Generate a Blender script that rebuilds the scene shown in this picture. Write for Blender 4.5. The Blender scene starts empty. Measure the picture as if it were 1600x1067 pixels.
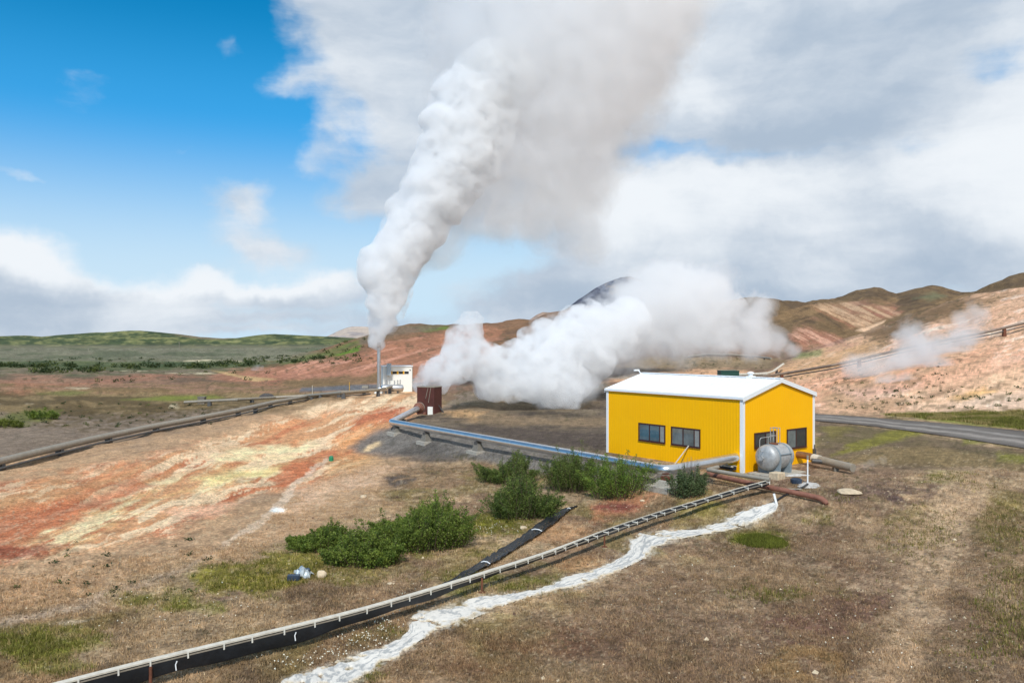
import bpy, math, random
import numpy as np
from mathutils import Vector, Matrix
random.seed(7); RNG = np.random.default_rng(11)
S = bpy.context.scene; COL = S.collection
F, U0, V0, H = 1250.0, 800.0, 533.5, 7.08          # focal length (px of a 1600 px wide picture), centre, eye height

# ------------------------------------------------------------------ camera
cam = bpy.data.cameras.new('camera'); co = bpy.data.objects.new('camera', cam); COL.objects.link(co)
co.location = (0, 0, H); co.rotation_euler = (math.radians(90), 0, 0)
cam.sensor_width = 36; cam.lens = 36 * F / 1600; cam.clip_end = 30000; cam.clip_start = 0.1
S.camera = co
S.view_settings.view_transform = 'Standard'; S.view_settings.look = 'None'; S.view_settings.gamma = 1
S.view_settings.exposure = 0.16
S.render.engine = 'CYCLES'
S.cycles.use_denoising = True
S.cycles.max_bounces = 18; S.cycles.diffuse_bounces = 3; S.cycles.glossy_bounces = 3
S.cycles.volume_bounces = 14; S.cycles.transparent_max_bounces = 24; S.cycles.volume_max_steps = 160

# ------------------------------------------------------------------ node helpers
class NT:
    def __init__(s, tree): s.t = tree; tree.nodes.clear()
    def n(s, typ, ins=None, **props):
        x = s.t.nodes.new(typ)
        for k, v in props.items(): setattr(x, k, v)
        for k, v in (ins or {}).items():
            i = x.inputs[k]
            if isinstance(v, bpy.types.NodeSocket): s.t.links.new(v, i)
            else: i.default_value = v
        return x
    def m(s, op, a, b=0.0, c=0.0, clamp=False):
        x = s.n('ShaderNodeMath', {0: a, 1: b, 2: c}, operation=op); x.use_clamp = clamp; return x.outputs[0]
    def vm(s, op, a, b=(0, 0, 0)):
        x = s.n('ShaderNodeVectorMath', {0: a, 1: b}, operation=op); return x.outputs[0]
    def mix(s, f, a, b, blend='MIX'):
        x = s.n('ShaderNodeMix', data_type='RGBA', blend_type=blend)
        for i, v in ((0, f), (6, a), (7, b)):
            if isinstance(v, bpy.types.NodeSocket): s.t.links.new(v, x.inputs[i])
            else: x.inputs[i].default_value = v if i == 0 else (*v[:3], 1)
        return x.outputs[2]
    def noise(s, vec, scale, detail=4, rough=0.55, dist=0.0, dims='3D'):
        return s.n('ShaderNodeTexNoise', {'Vector': vec, 'Scale': scale, 'Detail': detail, 'Roughness': rough, 'Distortion': dist}, noise_dimensions=dims)
    def ss(s, x, lo, hi, a=0.0, b=1.0):
        r = s.n('ShaderNodeMapRange', {0: x, 1: lo, 2: hi, 3: a, 4: b}, interpolation_type='SMOOTHSTEP'); return r.outputs[0]

def lin(c):
    return tuple(((x / 255) / 12.92 if x / 255 <= .04045 else ((x / 255 + .055) / 1.055) ** 2.4) for x in c)

# ------------------------------------------------------------------ sun and sky
SUN_AZ, SUN_EL = Vector((-0.14, -0.99)).normalized(), math.radians(47)
sd = Vector((SUN_AZ.x * math.cos(SUN_EL), SUN_AZ.y * math.cos(SUN_EL), math.sin(SUN_EL)))
sl = bpy.data.lights.new('sun', 'SUN'); sl.energy = 3.1; sl.angle = math.radians(3.0); sl.color = (1, .97, .925)
so = bpy.data.objects.new('sun', sl); COL.objects.link(so); so.rotation_euler = sd.to_track_quat('Z', 'Y').to_euler(); so.location = (-30, -60, 60)

def build_world():
    w = bpy.data.worlds.new('World'); S.world = w; w.use_nodes = True
    t = NT(w.node_tree)
    sky = t.n('ShaderNodeTexSky', sky_type='NISHITA', sun_disc=False, sun_elevation=SUN_EL,
              sun_rotation=math.atan2(sd.x, sd.y), altitude=300, air_density=1.0, dust_density=0.4, ozone_density=1.6)
    D = t.n('ShaderNodeTexCoord').outputs['Generated']
    wn = t.noise(D, 7.0, 5, .6)
    warp = t.vm('MULTIPLY', t.vm('SUBTRACT', wn.outputs['Color'], (.5, .5, .5)), (.11, .11, .09))
    Dw = t.vm('ADD', D, warp)
    sp = t.n('ShaderNodeSeparateXYZ', {0: Dw}); sp0 = t.n('ShaderNodeSeparateXYZ', {0: D})
    az = t.m('ARCTAN2', sp.outputs[0], sp.outputs[1]); el = t.m('ARCSINE', t.m('MINIMUM', t.m('MAXIMUM', sp.outputs[2], -.999), .999))
    el0 = t.m('ARCSINE', t.m('MINIMUM', t.m('MAXIMUM', sp0.outputs[2], -.999), .999))
    def blob(u, v, ru, rv, amp):
        a0 = math.atan((u - U0) / F); e0 = math.atan((V0 - v) / F * math.cos(a0))
        da = t.m('MULTIPLY', t.m('SUBTRACT', az, a0), F / ru); de = t.m('MULTIPLY', t.m('SUBTRACT', el, e0), F / rv)
        q = t.m('ADD', t.m('MULTIPLY', da, da), t.m('MULTIPLY', de, de))
        return t.m('MULTIPLY', t.m('POWER', 2.718, t.m('MULTIPLY', q, -1.0)), amp)
    def total(lst):
        r = None
        for b in lst:
            x = blob(*b); r = x if r is None else t.m('ADD', r, x)
        return r
    # right hand overcast, bounded by a slanting edge
    line = t.m('SUBTRACT', -.062, t.m('MULTIPLY', t.m('SUBTRACT', el, .106), .70))
    right = t.ss(t.m('SUBTRACT', az, line), -.10, .10)
    low = t.ss(el, .11, .01)
    # stretched detail noise
    mp = t.n('ShaderNodeMapping', {'Vector': Dw, 'Scale': (1, 1, 1.7)})
    n1 = t.noise(mp.outputs[0], 4.2, 8, .58, .2).outputs['Fac']
    mp2 = t.n('ShaderNodeMapping', {'Vector': D, 'Scale': (1, 1, 4.0), 'Location': (3, 1, 2)})
    n2 = t.noise(mp2.outputs[0], 5.0, 7, .55, .3).outputs['Fac']
    cov = t.m('ADD', t.m('MULTIPLY', right, .74), t.m('MULTIPLY', low, .34))
    cov = t.m('ADD', cov, total([
        (15, 428, 95, 62, .78), (120, 482, 90, 26, .42), (200, 478, 80, 16, .35), (-60, 480, 120, 60, .4), (375, 312, 60, 40, .62), (430, 385, 80, 28, .62), (590, 312, 85, 52, .62), (505, 212, 45, 40, .36),
        (455, 140, 50, 24, .26), (365, 75, 26, 26, .22), (600, 70, 130, 120, .55), (370, 452, 130, 20, .55), (520, 450, 80, 28, .48), (330, 425, 40, 14, .25), (300, 238, 30, 9, .2), (470, 255, 40, 22, .2), (300, 490, 300, 12, .35), (200, 512, 300, 8, .3), (140, 130, 50, 80, .20),
        (15, 265, 55, 12, .42), (280, 226, 40, 10, .26), (120, 210, 80, 40, .28),
        (1020, 245, 90, 26, -.36), (1180, 240, 120, 20, -.16), (825, 300, 45, 30, -.4), (800, 410, 100, 42, -.45), (1570, 110, 50, 30, -.22), (1480, 210, 90, 26, -.15), (1450, 455, 220, 16, -.30)]))
    cov = t.m('ADD', cov, t.m('MULTIPLY', t.m('SUBTRACT', t.m('ADD', t.m('MULTIPLY', n1, .62), t.m('MULTIPLY', n2, .38)), .5), 1.40))
    mask = t.ss(cov, .18, .62)
    # cloud tone
    mp3 = t.n('ShaderNodeMapping', {'Vector': Dw, 'Scale': (1, 1, 2.0), 'Location': (7, 3, 1)})
    n3 = t.noise(mp3.outputs[0], 3.0, 7, .55, .2).outputs['Fac']
    tone = t.m('ADD', n3, t.m('MULTIPLY', t.m('SUBTRACT', n2, .5), .35))
    tone = t.m('ADD', tone, total([(1150, 30, 330, 70, -.10), (1300, 130, 260, 60, .10), (1230, 300, 260, 50, .16), (1500, 330, 180, 60, .08), (980, 320, 90, 30, .12),
        (600, 80, 90, 70, .06), (1250, 210, 300, 28, -.10), (1500, 410, 200, 30, -.08), (930, 70, 110, 110, -.20), (25, 395, 90, 35, .42), (330, 435, 140, 14, .25), (520, 430, 80, 20, .2), (60, 490, 220, 30, -.04), (300, 435, 120, 18, .2), (430, 380, 80, 26, .12)]))
    cl = t.mix(t.ss(tone, .30, .76), lin((166, 182, 200)), lin((229, 234, 239)))
    skyc = t.mix(1.0, sky.outputs[0], (.003, .087, .120), 'MULTIPLY')
    haze = t.mix(t.ss(el0, .40, .20, 0, .75), skyc, lin((74, 164, 230)))
    haze = t.mix(t.ss(el0, .27, .06, 0, .95), haze, lin((196, 220, 236)))
    colr = t.mix(mask, haze, cl)
    ground = t.mix(t.ss(sp0.outputs[2], -.02, -.06), colr, (.12, .1, .08))
    bg = t.n('ShaderNodeBackground', {'Color': ground, 'Strength': 1.0})
    o = t.n('ShaderNodeOutputWorld'); t.t.links.new(bg.outputs[0], o.inputs[0])
build_world()

# ------------------------------------------------------------------ numpy noise
def _hash(ix, iy, iz, seed):
    h = (ix.astype(np.int64) * 374761393 + iy.astype(np.int64) * 668265263 + iz * 2147483647 + seed * 974711) & 0xffffffff
    h = ((h ^ (h >> 13)) * 1274126177) & 0xffffffff
    return ((h ^ (h >> 16)) & 0xffff) / 65535.0
def vnoise(x, y, seed=0):
    x = np.asarray(x, float); y = np.asarray(y, float)
    ix = np.floor(x); iy = np.floor(y); fx = x - ix; fy = y - iy
    fx = fx * fx * fx * (fx * (fx * 6 - 15) + 10); fy = fy * fy * fy * (fy * (fy * 6 - 15) + 10)
    a = _hash(ix, iy, 0, seed); b = _hash(ix + 1, iy, 0, seed); c = _hash(ix, iy + 1, 0, seed); d = _hash(ix + 1, iy + 1, 0, seed)
    return (a + (b - a) * fx) * (1 - fy) + (c + (d - c) * fx) * fy
def fbm(x, y, o=4, seed=0, g=.5):
    r = 0; a = 1; s = 0
    x = np.asarray(x, float); y = np.asarray(y, float)
    for i in range(o):
        r = r + a * vnoise(x, y, seed + i * 17); s += a; a *= g
        x, y = x * 1.62 + y * 1.21 + 7.3, y * 1.62 - x * 1.21 + 3.1
    return r / s
def vnoise3(p, seed=0):
    i = np.floor(p); f = p - i; f = f * f * (3 - 2 * f)
    ii = i.astype(np.int64); r = 0
    for dx in (0, 1):
        for dy in (0, 1):
            for dz in (0, 1):
                h = _hash(ii[:, 0] + dx, ii[:, 1] + dy, (ii[:, 2] + dz) * 1013, seed)
                r = r + h * (f[:, 0] if dx else 1 - f[:, 0]) * (f[:, 1] if dy else 1 - f[:, 1]) * (f[:, 2] if dz else 1 - f[:, 2])
    return r
def sstep(x, a, b):
    t = np.clip((x - a) / (b - a), 0, 1); return t * t * (3 - 2 * t)

# ------------------------------------------------------------------ lie of the land
def ip(x, tab, k): return np.interp(x, [r[0] for r in tab], [r[k] for r in tab])
def zc(y, v): return H + y * (V0 - v) / F
A_T = [(1100, 150, 170, 592), (1180, 125, 150, 588), (1270, 90, 230, 549), (1350, 81, 260, 521), (1420, 80, 270, 494), (1480, 79, 275, 471), (1540, 78, 280, 456), (1600, 77, 285, 443), (1800, 75, 300, 405), (2600, 70, 330, 350)]
D_T = [(330, 190, 205, 577), (420, 172, 205, 575), (480, 166, 260, 556), (520, 164, 290, 541), (560, 162, 310, 526), (590, 160, 320, 514), (620, 160, 330, 508), (660, 160, 335, 506), (700, 160, 340, 508), (760, 165, 350, 509), (800, 180, 360, 505), (830, 195, 370, 498), (860, 210, 380, 491), (900, 220, 390, 485), (1000, 240, 400, 480), (1100, 265, 400, 475), (1180, 280, 400, 470), (1250, 290, 400, 468), (1275, 300, 400, 474), (1300, 310, 400, 485), (1340, 330, 400, 512), (1380, 345, 400, 530), (1450, 350, 400, 548)]
C_T = [(1000, 530), (1100, 505), (1200, 485), (1240, 474), (1265, 467), (1275, 464), (1300, 463), (1330, 456), (1345, 451), (1358, 449), (1372, 451), (1400, 459), (1415, 455), (1440, 448), (1455, 446), (1470, 448), (1495, 456), (1512, 456), (1530, 452), (1550, 444), (1570, 434), (1590, 427), (1605, 425), (1700, 420), (1900, 410), (2600, 400)]
L_X = [-200, -30, -11.5, 8, 12.5, 22, 45, 120]; L_Y = [120, 120, 70, 41.5, 38.5, 40.0, 46, 60]
def zt(x, y):
    x = np.asarray(x, float); y = np.maximum(np.asarray(y, float), 1.0)
    u = U0 + F * x / y
    us = u + 26 * (fbm(x / 28, y / 28, 3, 91) - .5) * sstep(y, 150, 300)
    def layer(yb, yc, vc, p, back):
        z = np.maximum(zc(yc, vc), 0.0)
        s = (y - yb) / (yc - yb); sc = np.clip(s, 0, 1)
        f = (1 - (1 - sc) ** 1.6) * .35 + .65 * sc ** p
        f = np.where(s > 1, 1 - back * np.clip((y - yc) / 200, 0, 1) ** 1.3, f)
        return z * f
    A = layer(ip(u, A_T, 1), ip(u, A_T, 2), ip(us, A_T, 3), 1.1, .45)
    Dd = layer(ip(u, D_T, 1), ip(u, D_T, 2), ip(us, D_T, 3), 1.25, .9) * sstep(u, 300, 420)
    C = layer(np.full_like(u, 330.0), np.full_like(u, 600.0), ip(us, C_T, 1), 1.15, 1.0) * sstep(u, 980, 1180)
    z = np.maximum(np.maximum(A, Dd), C)
    m2 = np.sort(np.stack([A, Dd, C]), 0)[1]
    z = z + .35 * m2 * np.exp(-(z - m2) / 3.0) * sstep(y, 120, 200)
    hill = np.clip(z / 14, 0, 1.6)
    z = z + hill * (1 - .55 * sstep(u, 1250, 1420)) * (3.6 * (fbm(x / 46, y / 60, 4, 5) - .5) + 2.4 * (np.abs(fbm(x / 21, y / 55, 3, 9) - .5) * 2 - .3)) + np.clip(z / 5, 0, 1) * .8 * (fbm(x / 7, y / 12, 3, 3) - .5)
    # the bank in front of the yard
    ly = np.interp(x, L_X, L_Y)
    z = z - .7 * sstep(ly - y, .8, 7.0)
    # gentle undulation, calm near the building and yard
    calm = np.clip(np.hypot((x - 13) / 1.2, y - 46) / 16 - .6, .06, 1)
    far = 1 + sstep(y, 90, 240) * 2.2
    z = z + calm * (.55 * far * (fbm(x / 19, y / 24, 3, 21) - .5)) + np.clip(calm, .25, 1) * (.16 * (fbm(x / 2.6, y / 3.2, 3, 31) - .5) + .05 * (fbm(x / .7, y / .8, 2, 33) - .5))
    # hummocks of the hot ground on the left
    og = sstep(x, -3, -9) * sstep(y, 30, 42) * sstep(y, 112, 95)
    z = z + og * (1.15 * (fbm(x / 3.4, y / 11, 4, 41) - .5))
    # steaming pit
    z = z - 1.5 * np.exp(-(((x - 5.5) / 6.5) ** 2 + ((y - 88) / 6) ** 2)) + .45 * np.exp(-(((x - 5) / 9) ** 2 + ((y - 77.5) / 2.6) ** 2))
    # plain drops very slightly towards the far left
    return z
def px(u, v, y): return Vector(((u - U0) / F * y, y, H + y * (V0 - v) / F))
_ys = 9 * (1000 / 9) ** (np.arange(1400) / 1399)
def G(u, v, h=0.0):
    """point h metres above the ground on the sight line of picture point (u, v)"""
    x = (u - U0) / F * _ys; zr = H + _ys * (V0 - v) / F
    d = zr - zt(x, _ys) - h
    i = np.argmax(d < 0)
    if d[i] >= 0: i = len(_ys) - 1
    a, b = _ys[max(i - 1, 0)], _ys[i]
    for _ in range(18):
        c = (a + b) / 2
        if H + c * (V0 - v) / F - float(zt((u - U0) / F * c, c)) - h < 0: b = c
        else: a = c
    return px(u, v, (a + b) / 2)
def gz(x, y): return float(zt(x, y))

# ------------------------------------------------------------------ object helpers
def tag(o, label=None, cat=None, group=None, kind=None):
    for k, v in (('label', label), ('category', cat), ('group', group), ('kind', kind)):
        if v: o[k] = v
    return o
def thing(name, label, cat, loc=(0, 0, 0), rz=0.0, group=None):
    o = bpy.data.objects.new(name, None); COL.objects.link(o); o.location = loc; o.rotation_euler = (0, 0, rz); o.empty_display_size = .3
    return tag(o, label, cat, group)
def copy_tree(o, parent=None):
    c = o.copy(); COL.objects.link(c); c.parent = parent
    for ch in list(o.children): copy_tree(ch, c)
    return c
class MB:
    def __init__(s): s.v = []; s.f = []
    def add(s, vs, fs):
        k = len(s.v); s.v += [tuple(p) for p in vs]; s.f += [tuple(i + k for i in f) for f in fs]; return s
    def box(s, x0, x1, y0, y1, z0, z1, M=None, taper=0.0):
        t = taper; vs = [(x0, y0, z0), (x1, y0, z0), (x1, y1, z0), (x0, y1, z0), (x0 + t, y0 + t, z1), (x1 - t, y0 + t, z1), (x1 - t, y1 - t, z1), (x0 + t, y1 - t, z1)]
        if M is not None: vs = [M @ Vector(p) for p in vs]
        return s.add(vs, [(3, 2, 1, 0), (4, 5, 6, 7), (0, 1, 5, 4), (1, 2, 6, 5), (2, 3, 7, 6), (3, 0, 4, 7)])
    def tube(s, pts, r, n=12, cap=True, rs=None):
        pts = [Vector(p) for p in pts]; m = len(pts); k = len(s.v); up = None
        for i, p in enumerate(pts):
            d = (pts[min(i + 1, m - 1)] - pts[max(i - 1, 0)]).normalized()
            if up is None:
                up = Vector((0, 0, 1)) if abs(d.z) < .9 else Vector((1, 0, 0))
            a = (up - d * up.dot(d)).normalized(); b = d.cross(a); up = a
            sc = 1.0
            if 0 < i < m - 1:
                c = (pts[i] - pts[i - 1]).normalized().dot((pts[i + 1] - pts[i]).normalized()); sc = 1 / max(.72, math.sqrt((1 + c) / 2))
            rr = (rs[i] if rs else r)
            for j in range(n):
                t = 2 * math.pi * j / n; s.v.append(tuple(p + (a * math.cos(t) + b * math.sin(t)) * rr * (1 + (sc - 1) * .7)))
        for i in range(m - 1):
            for j in range(n): s.f.append((k + i * n + j, k + i * n + (j + 1) % n, k + (i + 1) * n + (j + 1) % n, k + (i + 1) * n + j))
        if cap:
            s.f.append(tuple(k + j for j in reversed(range(n)))); s.f.append(tuple(k + (m - 1) * n + j for j in range(n)))
        return s
    def lathe(s, prof, n=24, M=None):
        k = len(s.v)
        for (r, z) in prof:
            for j in range(n):
                t = 2 * math.pi * j / n; p = Vector((r * math.cos(t), r * math.sin(t), z)); s.v.append(tuple(M @ p if M is not None else p))
        for i in range(len(prof) - 1):
            for j in range(n): s.f.append((k + i * n + j, k + i * n + (j + 1) % n, k + (i + 1) * n + (j + 1) % n, k + (i + 1) * n + j))
        s.f.append(tuple(k + j for j in reversed(range(n)))); s.f.append(tuple(k + (len(prof) - 1) * n + j for j in range(n)))
        return s
    def build(s, name, mat, parent=None, smooth=False, bevel=0.0):
        me = bpy.data.meshes.new(name); me.from_pydata(s.v, [], s.f)
        if smooth:
            me.polygons.foreach_set('use_smooth', [True] * len(me.polygons))
            me.set_sharp_from_angle(angle=math.radians(42))
        me.materials.append(mat); me.update()
        o = bpy.data.objects.new(name, me); COL.objects.link(o); o.parent = parent
        if bevel:
            b = o.modifiers.new('bevel', 'BEVEL'); b.width = bevel; b.segments = 2; b.limit_method = 'ANGLE'
        return o
def np_mesh(name, V, Fq, mat, parent=None, smooth=True, colors=None):
    V = np.asarray(V, np.float32); Fq = np.asarray(Fq, np.int32); k = Fq.shape[1]
    me = bpy.data.meshes.new(name)
    me.vertices.add(len(V)); me.vertices.foreach_set('co', V.ravel())
    me.loops.add(Fq.size); me.loops.foreach_set('vertex_index', Fq.ravel())
    me.polygons.add(len(Fq)); me.polygons.foreach_set('loop_start', np.arange(0, Fq.size, k, dtype=np.int32))
    me.polygons.foreach_set('use_smooth', np.full(len(Fq), smooth))
    if colors is not None:
        at = me.color_attributes.new('tint', 'FLOAT_COLOR', 'POINT')
        c = np.ones((len(V), 4), np.float32); c[:, :3] = colors; at.data.foreach_set('color', c.ravel())
    me.materials.append(mat); me.update(); me.validate()
    o = bpy.data.objects.new(name, me); COL.objects.link(o); o.parent = parent
    return o
def grid_faces(nr, nc):
    i = np.arange(nr - 1)[:, None] * nc + np.arange(nc - 1)[None, :]
    i = i.ravel(); return np.stack([i, i + 1, i + nc + 1, i + nc], 1)

# ------------------------------------------------------------------ materials
MATS = {}
def mat(name, col, rough=.6, metal=0.0, var=.15, vscale=6.0, bump=0.0, bscale=40.0, dirt=None, dscale=3.0, damt=.5, spec=.5):
    if name in MATS: return MATS[name]
    m = bpy.data.materials.new(name); m.use_nodes = True; t = NT(m.node_tree)
    c = lin(col) if max(col) > 1 else col
    pos = t.n('ShaderNodeTexCoord').outputs['Object']
    n = t.noise(pos, vscale, 5, .6).outputs['Fac']
    base = t.mix(t.ss(n, .3, .7), tuple(x * (1 - var) for x in c), tuple(min(1, x * (1 + var)) for x in c))
    if dirt:
        d = t.noise(pos, dscale, 6, .65, .4).outputs['Fac']
        base = t.mix(t.ss(d, .5, .72, 0, damt), base, lin(dirt))
    p = t.n('ShaderNodeBsdfPrincipled', {'Base Color': base, 'Roughness': rough, 'Metallic': metal, 'Specular IOR Level': spec})
    if bump:
        b = t.n('ShaderNodeBump', {'Strength': bump, 'Distance': .02, 'Height': t.noise(pos, bscale, 4).outputs['Fac']}); t.t.links.new(b.outputs[0], p.inputs['Normal'])
    o = t.n('ShaderNodeOutputMaterial'); t.t.links.new(p.outputs[0], o.inputs[0]); MATS[name] = m; return m
def tint_mat(name, rough=.95, bump=.5, bsc=9.0, detail=((1.1, .22), (7.0, .30)), trans=0.0, bdist=.1, spec=.15):
    m = bpy.data.materials.new(name); m.use_nodes = True; t = NT(m.node_tree)
    base = t.n('ShaderNodeAttribute', attribute_name='tint').outputs['Color']
    pos = t.n('ShaderNodeTexCoord').outputs['Object']
    for sc, amp in detail:
        n = t.noise(pos, sc, 6, .68, .3).outputs['Fac']
        f = t.ss(n, .25, .75, 1 - amp, 1 + amp); fc = t.n('ShaderNodeCombineXYZ', {0: f, 1: f, 2: f}).outputs[0]
        base = t.mix(1.0, base, fc, 'MULTIPLY')
    p = t.n('ShaderNodeBsdfPrincipled', {'Base Color': base, 'Roughness': rough, 'Specular IOR Level': spec})
    if bump:
        b = t.n('ShaderNodeBump', {'Strength': bump, 'Distance': bdist, 'Height': t.noise(pos, bsc, 8, .7).outputs['Fac']}); t.t.links.new(b.outputs[0], p.inputs['Normal'])
    sh = p.outputs[0]
    if trans:
        tr = t.n('ShaderNodeBsdfTranslucent', {'Color': base}); sh = t.n('ShaderNodeMixShader', {0: trans, 1: p.outputs[0], 2: tr.outputs[0]}).outputs[0]
    o = t.n('ShaderNodeOutputMaterial'); t.t.links.new(sh, o.inputs[0]); return m
GROUND_M = tint_mat('earth', .95, .8, 5.0, detail=((.35, .16), (1.6, .30), (9.0, .42)), bdist=.22); LEAF_M = tint_mat('leaf', .6, 0, detail=((2.5, .25),), trans=.35, spec=.3); BLADE_M = tint_mat('blade', .8, 0, detail=((1.2, .25),), trans=.2)
HILL_M = tint_mat('far_slope', .95, .6, .05, detail=((.012, .2), (.09, .22)), bdist=3.0)
M_YEL = mat('yellow_sheet', (255, 186, 0), .55, var=.03, vscale=.6, dirt=(225, 160, 20), dscale=1.2, damt=.15, spec=.2)
M_WHITE = mat('white_sheet', (238, 240, 240), .4, var=.02, vscale=.5)
M_TRIM = mat('white_trim', (236, 238, 238), .4, var=.02)
M_FRAME = mat('brown_frame', (66, 34, 28), .5)
M_GLASS = mat('window_pane', (104, 112, 112), .08, var=.35, vscale=.9, spec=.8)
M_STEEL = mat('polished_steel', (214, 214, 214), .30, .9, var=.06, vscale=3)
M_GALV = mat('galvanised_steel', (172, 172, 170), .5, .25, var=.16, vscale=5, dirt=(120, 105, 90), dscale=2.5, damt=.45)
M_SADDLE = mat('grey_paint', (128, 140, 146), .6, var=.1)
M_RUST = mat('rusty_pipe', (134, 88, 70), .75, var=.2, vscale=4, dirt=(80, 48, 40), damt=.6)
M_RUSTD = mat('rusted_iron', (105, 62, 42), .85, var=.25)
M_BEIGE = mat('weathered_pipe', (156, 147, 132), .6, .25, var=.14, vscale=3, dirt=(120, 105, 90), damt=.5)
M_DKPIPE = mat('dark_pipe', (92, 90, 88), .55, .4, var=.15)
M_CONC = mat('concrete', (172, 165, 152), .9, var=.15, bump=.4, dirt=(120, 112, 100), damt=.6)
M_CONCD = mat('stained_concrete', (122, 116, 106), .9, var=.18, bump=.4, dirt=(80, 76, 70), damt=.6)
M_WOOD = mat('bleached_wood', (206, 198, 182), .8, var=.12, vscale=8, dirt=(160, 148, 128), damt=.5)
M_TIE = mat('pale_lath', (222, 218, 206), .8, var=.1)
M_BLACK = mat('black_liner', (26, 29, 33), .42, var=.35, vscale=2.5, bump=.5, bscale=9)
M_BROWN = mat('brown_cladding', (86, 46, 38), .7, var=.14, vscale=1.2, dirt=(60, 32, 28), damt=.5)
M_SHED = mat('pale_wall', (240, 239, 230), .6, var=.04)
M_DARK = mat('dark_opening', (36, 36, 38), .4)
M_YPAN = mat('yellow_panel', (235, 178, 30), .5)
M_BLUEG = mat('bluegrey_duct', (172, 186, 194), .5, .3)
M_GREEN = mat('green_paint', (38, 78, 66), .5, var=.1)
M_ROCK = mat('pale_rock', (200, 180, 150), .9, var=.2, bump=.5, bscale=8)
M_DROCK = mat('dark_rock', (80, 76, 74), .9, var=.25, bump=.6, bscale=5)
M_SCRAP = mat('crumpled_sheet', (190, 198, 200), .35, .5, var=.3, vscale=4)
M_BLUE = mat('dull_blue_plastic', (46, 60, 78), .5)

# ------------------------------------------------------------------ ground colour
def poly_sd(u, v, P):
    """signed distance to polygon, positive inside"""
    P = np.array(P, float); n = len(P); d2 = np.full(u.shape, 1e12); ins = np.zeros(u.shape, bool)
    for i in range(n):
        a = P[i]; b = P[(i + 1) % n]; e = b - a; wx = u - a[0]; wy = v - a[1]
        t = np.clip((wx * e[0] + wy * e[1]) / max(e @ e, 1e-9), 0, 1)
        d2 = np.minimum(d2, (wx - e[0] * t) ** 2 + (wy - e[1] * t) ** 2)
        c = ((a[1] > v) != (b[1] > v))
        with np.errstate(divide='ignore', invalid='ignore'):
            xx = (b[0] - a[0]) * (v - a[1]) / (b[1] - a[1]) + a[0]
        ins ^= c & (u < xx)
    return np.where(ins, 1, -1) * np.sqrt(d2)
K = 1.18
sl_ = [(1211, 783), (1188, 790), (1150, 803), (1115, 818), (1080, 829), (1040, 829), (1000, 833), (984, 845), (985, 860), (960, 878), (920, 893), (880, 903), (850, 916), (800, 928), (760, 931), (690, 948), (650, 955), (638, 968), (640, 985), (622, 1000), (590, 1014), (540, 1028), (500, 1040), (455, 1054), (440, 1066), (420, 1100)]
sr_ = [(1216, 790), (1212, 799), (1180, 818), (1130, 831), (1085, 838), (1050, 845), (1025, 857), (1010, 872), (985, 884), (970, 891), (935, 906), (900, 917), (870, 924), (830, 932), (790, 945), (752, 962), (700, 982), (672, 992), (650, 1006), (625, 1026), (600, 1040), (570, 1058), (540, 1080), (520, 1110), (510, 1130), (490, 1160)]
def C(*c): return np.array(lin(c)) * K
class Paint:
    def __init__(s, x, y, z):
        s.x, s.y, s.z = x, y, z
        s.u = U0 + F * x / y; s.v = V0 - F * (z - H) / y
        s.w1 = fbm(x / np.maximum(y, 20) * 26, np.log(y) * 26, 4, 61) - .5; s.w2 = fbm(x / np.maximum(y, 20) * 26 + 40, np.log(y) * 26, 4, 77) - .5
        s.w3 = fbm(s.u / 9, s.v / 5, 3, 63, .6) - .5; s.w4 = fbm(s.u / 9 + 50, s.v / 5, 3, 65, .6) - .5
        s.c = np.zeros((len(x), 3)); s.veg = np.zeros(len(x))
    def fill(s, m, c, amt=1.0):
        m = np.clip(m * amt, 0, 1)[:, None]; s.c = s.c * (1 - m) + c * m
    def poly(s, P, c, feather=10, amt=1.0, warp=30, wv=.5, mod=None, veg=0.0):
        P = np.array(P, float); pad = feather + warp
        idx = np.where((s.u > P[:, 0].min() - pad) & (s.u < P[:, 0].max() + pad) & (s.v > P[:, 1].min() - pad) & (s.v < P[:, 1].max() + pad))[0]
        if not len(idx): return
        f = min(warp, 22) * .55; d = poly_sd(s.u[idx] + s.w1[idx] * warp * 2 + s.w3[idx] * f * 1.6, s.v[idx] + s.w2[idx] * warp * 2 * wv + s.w4[idx] * f * 1.3 * wv, P)
        m = sstep(d, -feather, feather) * amt
        if mod is not None: m = m * mod[idx]
        s.c[idx] = s.c[idx] * (1 - m[:, None]) + c * m[:, None]
        if veg: s.veg[idx] = np.maximum(s.veg[idx], m * veg)
def ell(u, v, ru, rv, n=14): return [(u + ru * math.cos(t * 2 * math.pi / n), v + rv * math.sin(t * 2 * math.pi / n)) for t in range(n)]

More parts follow.
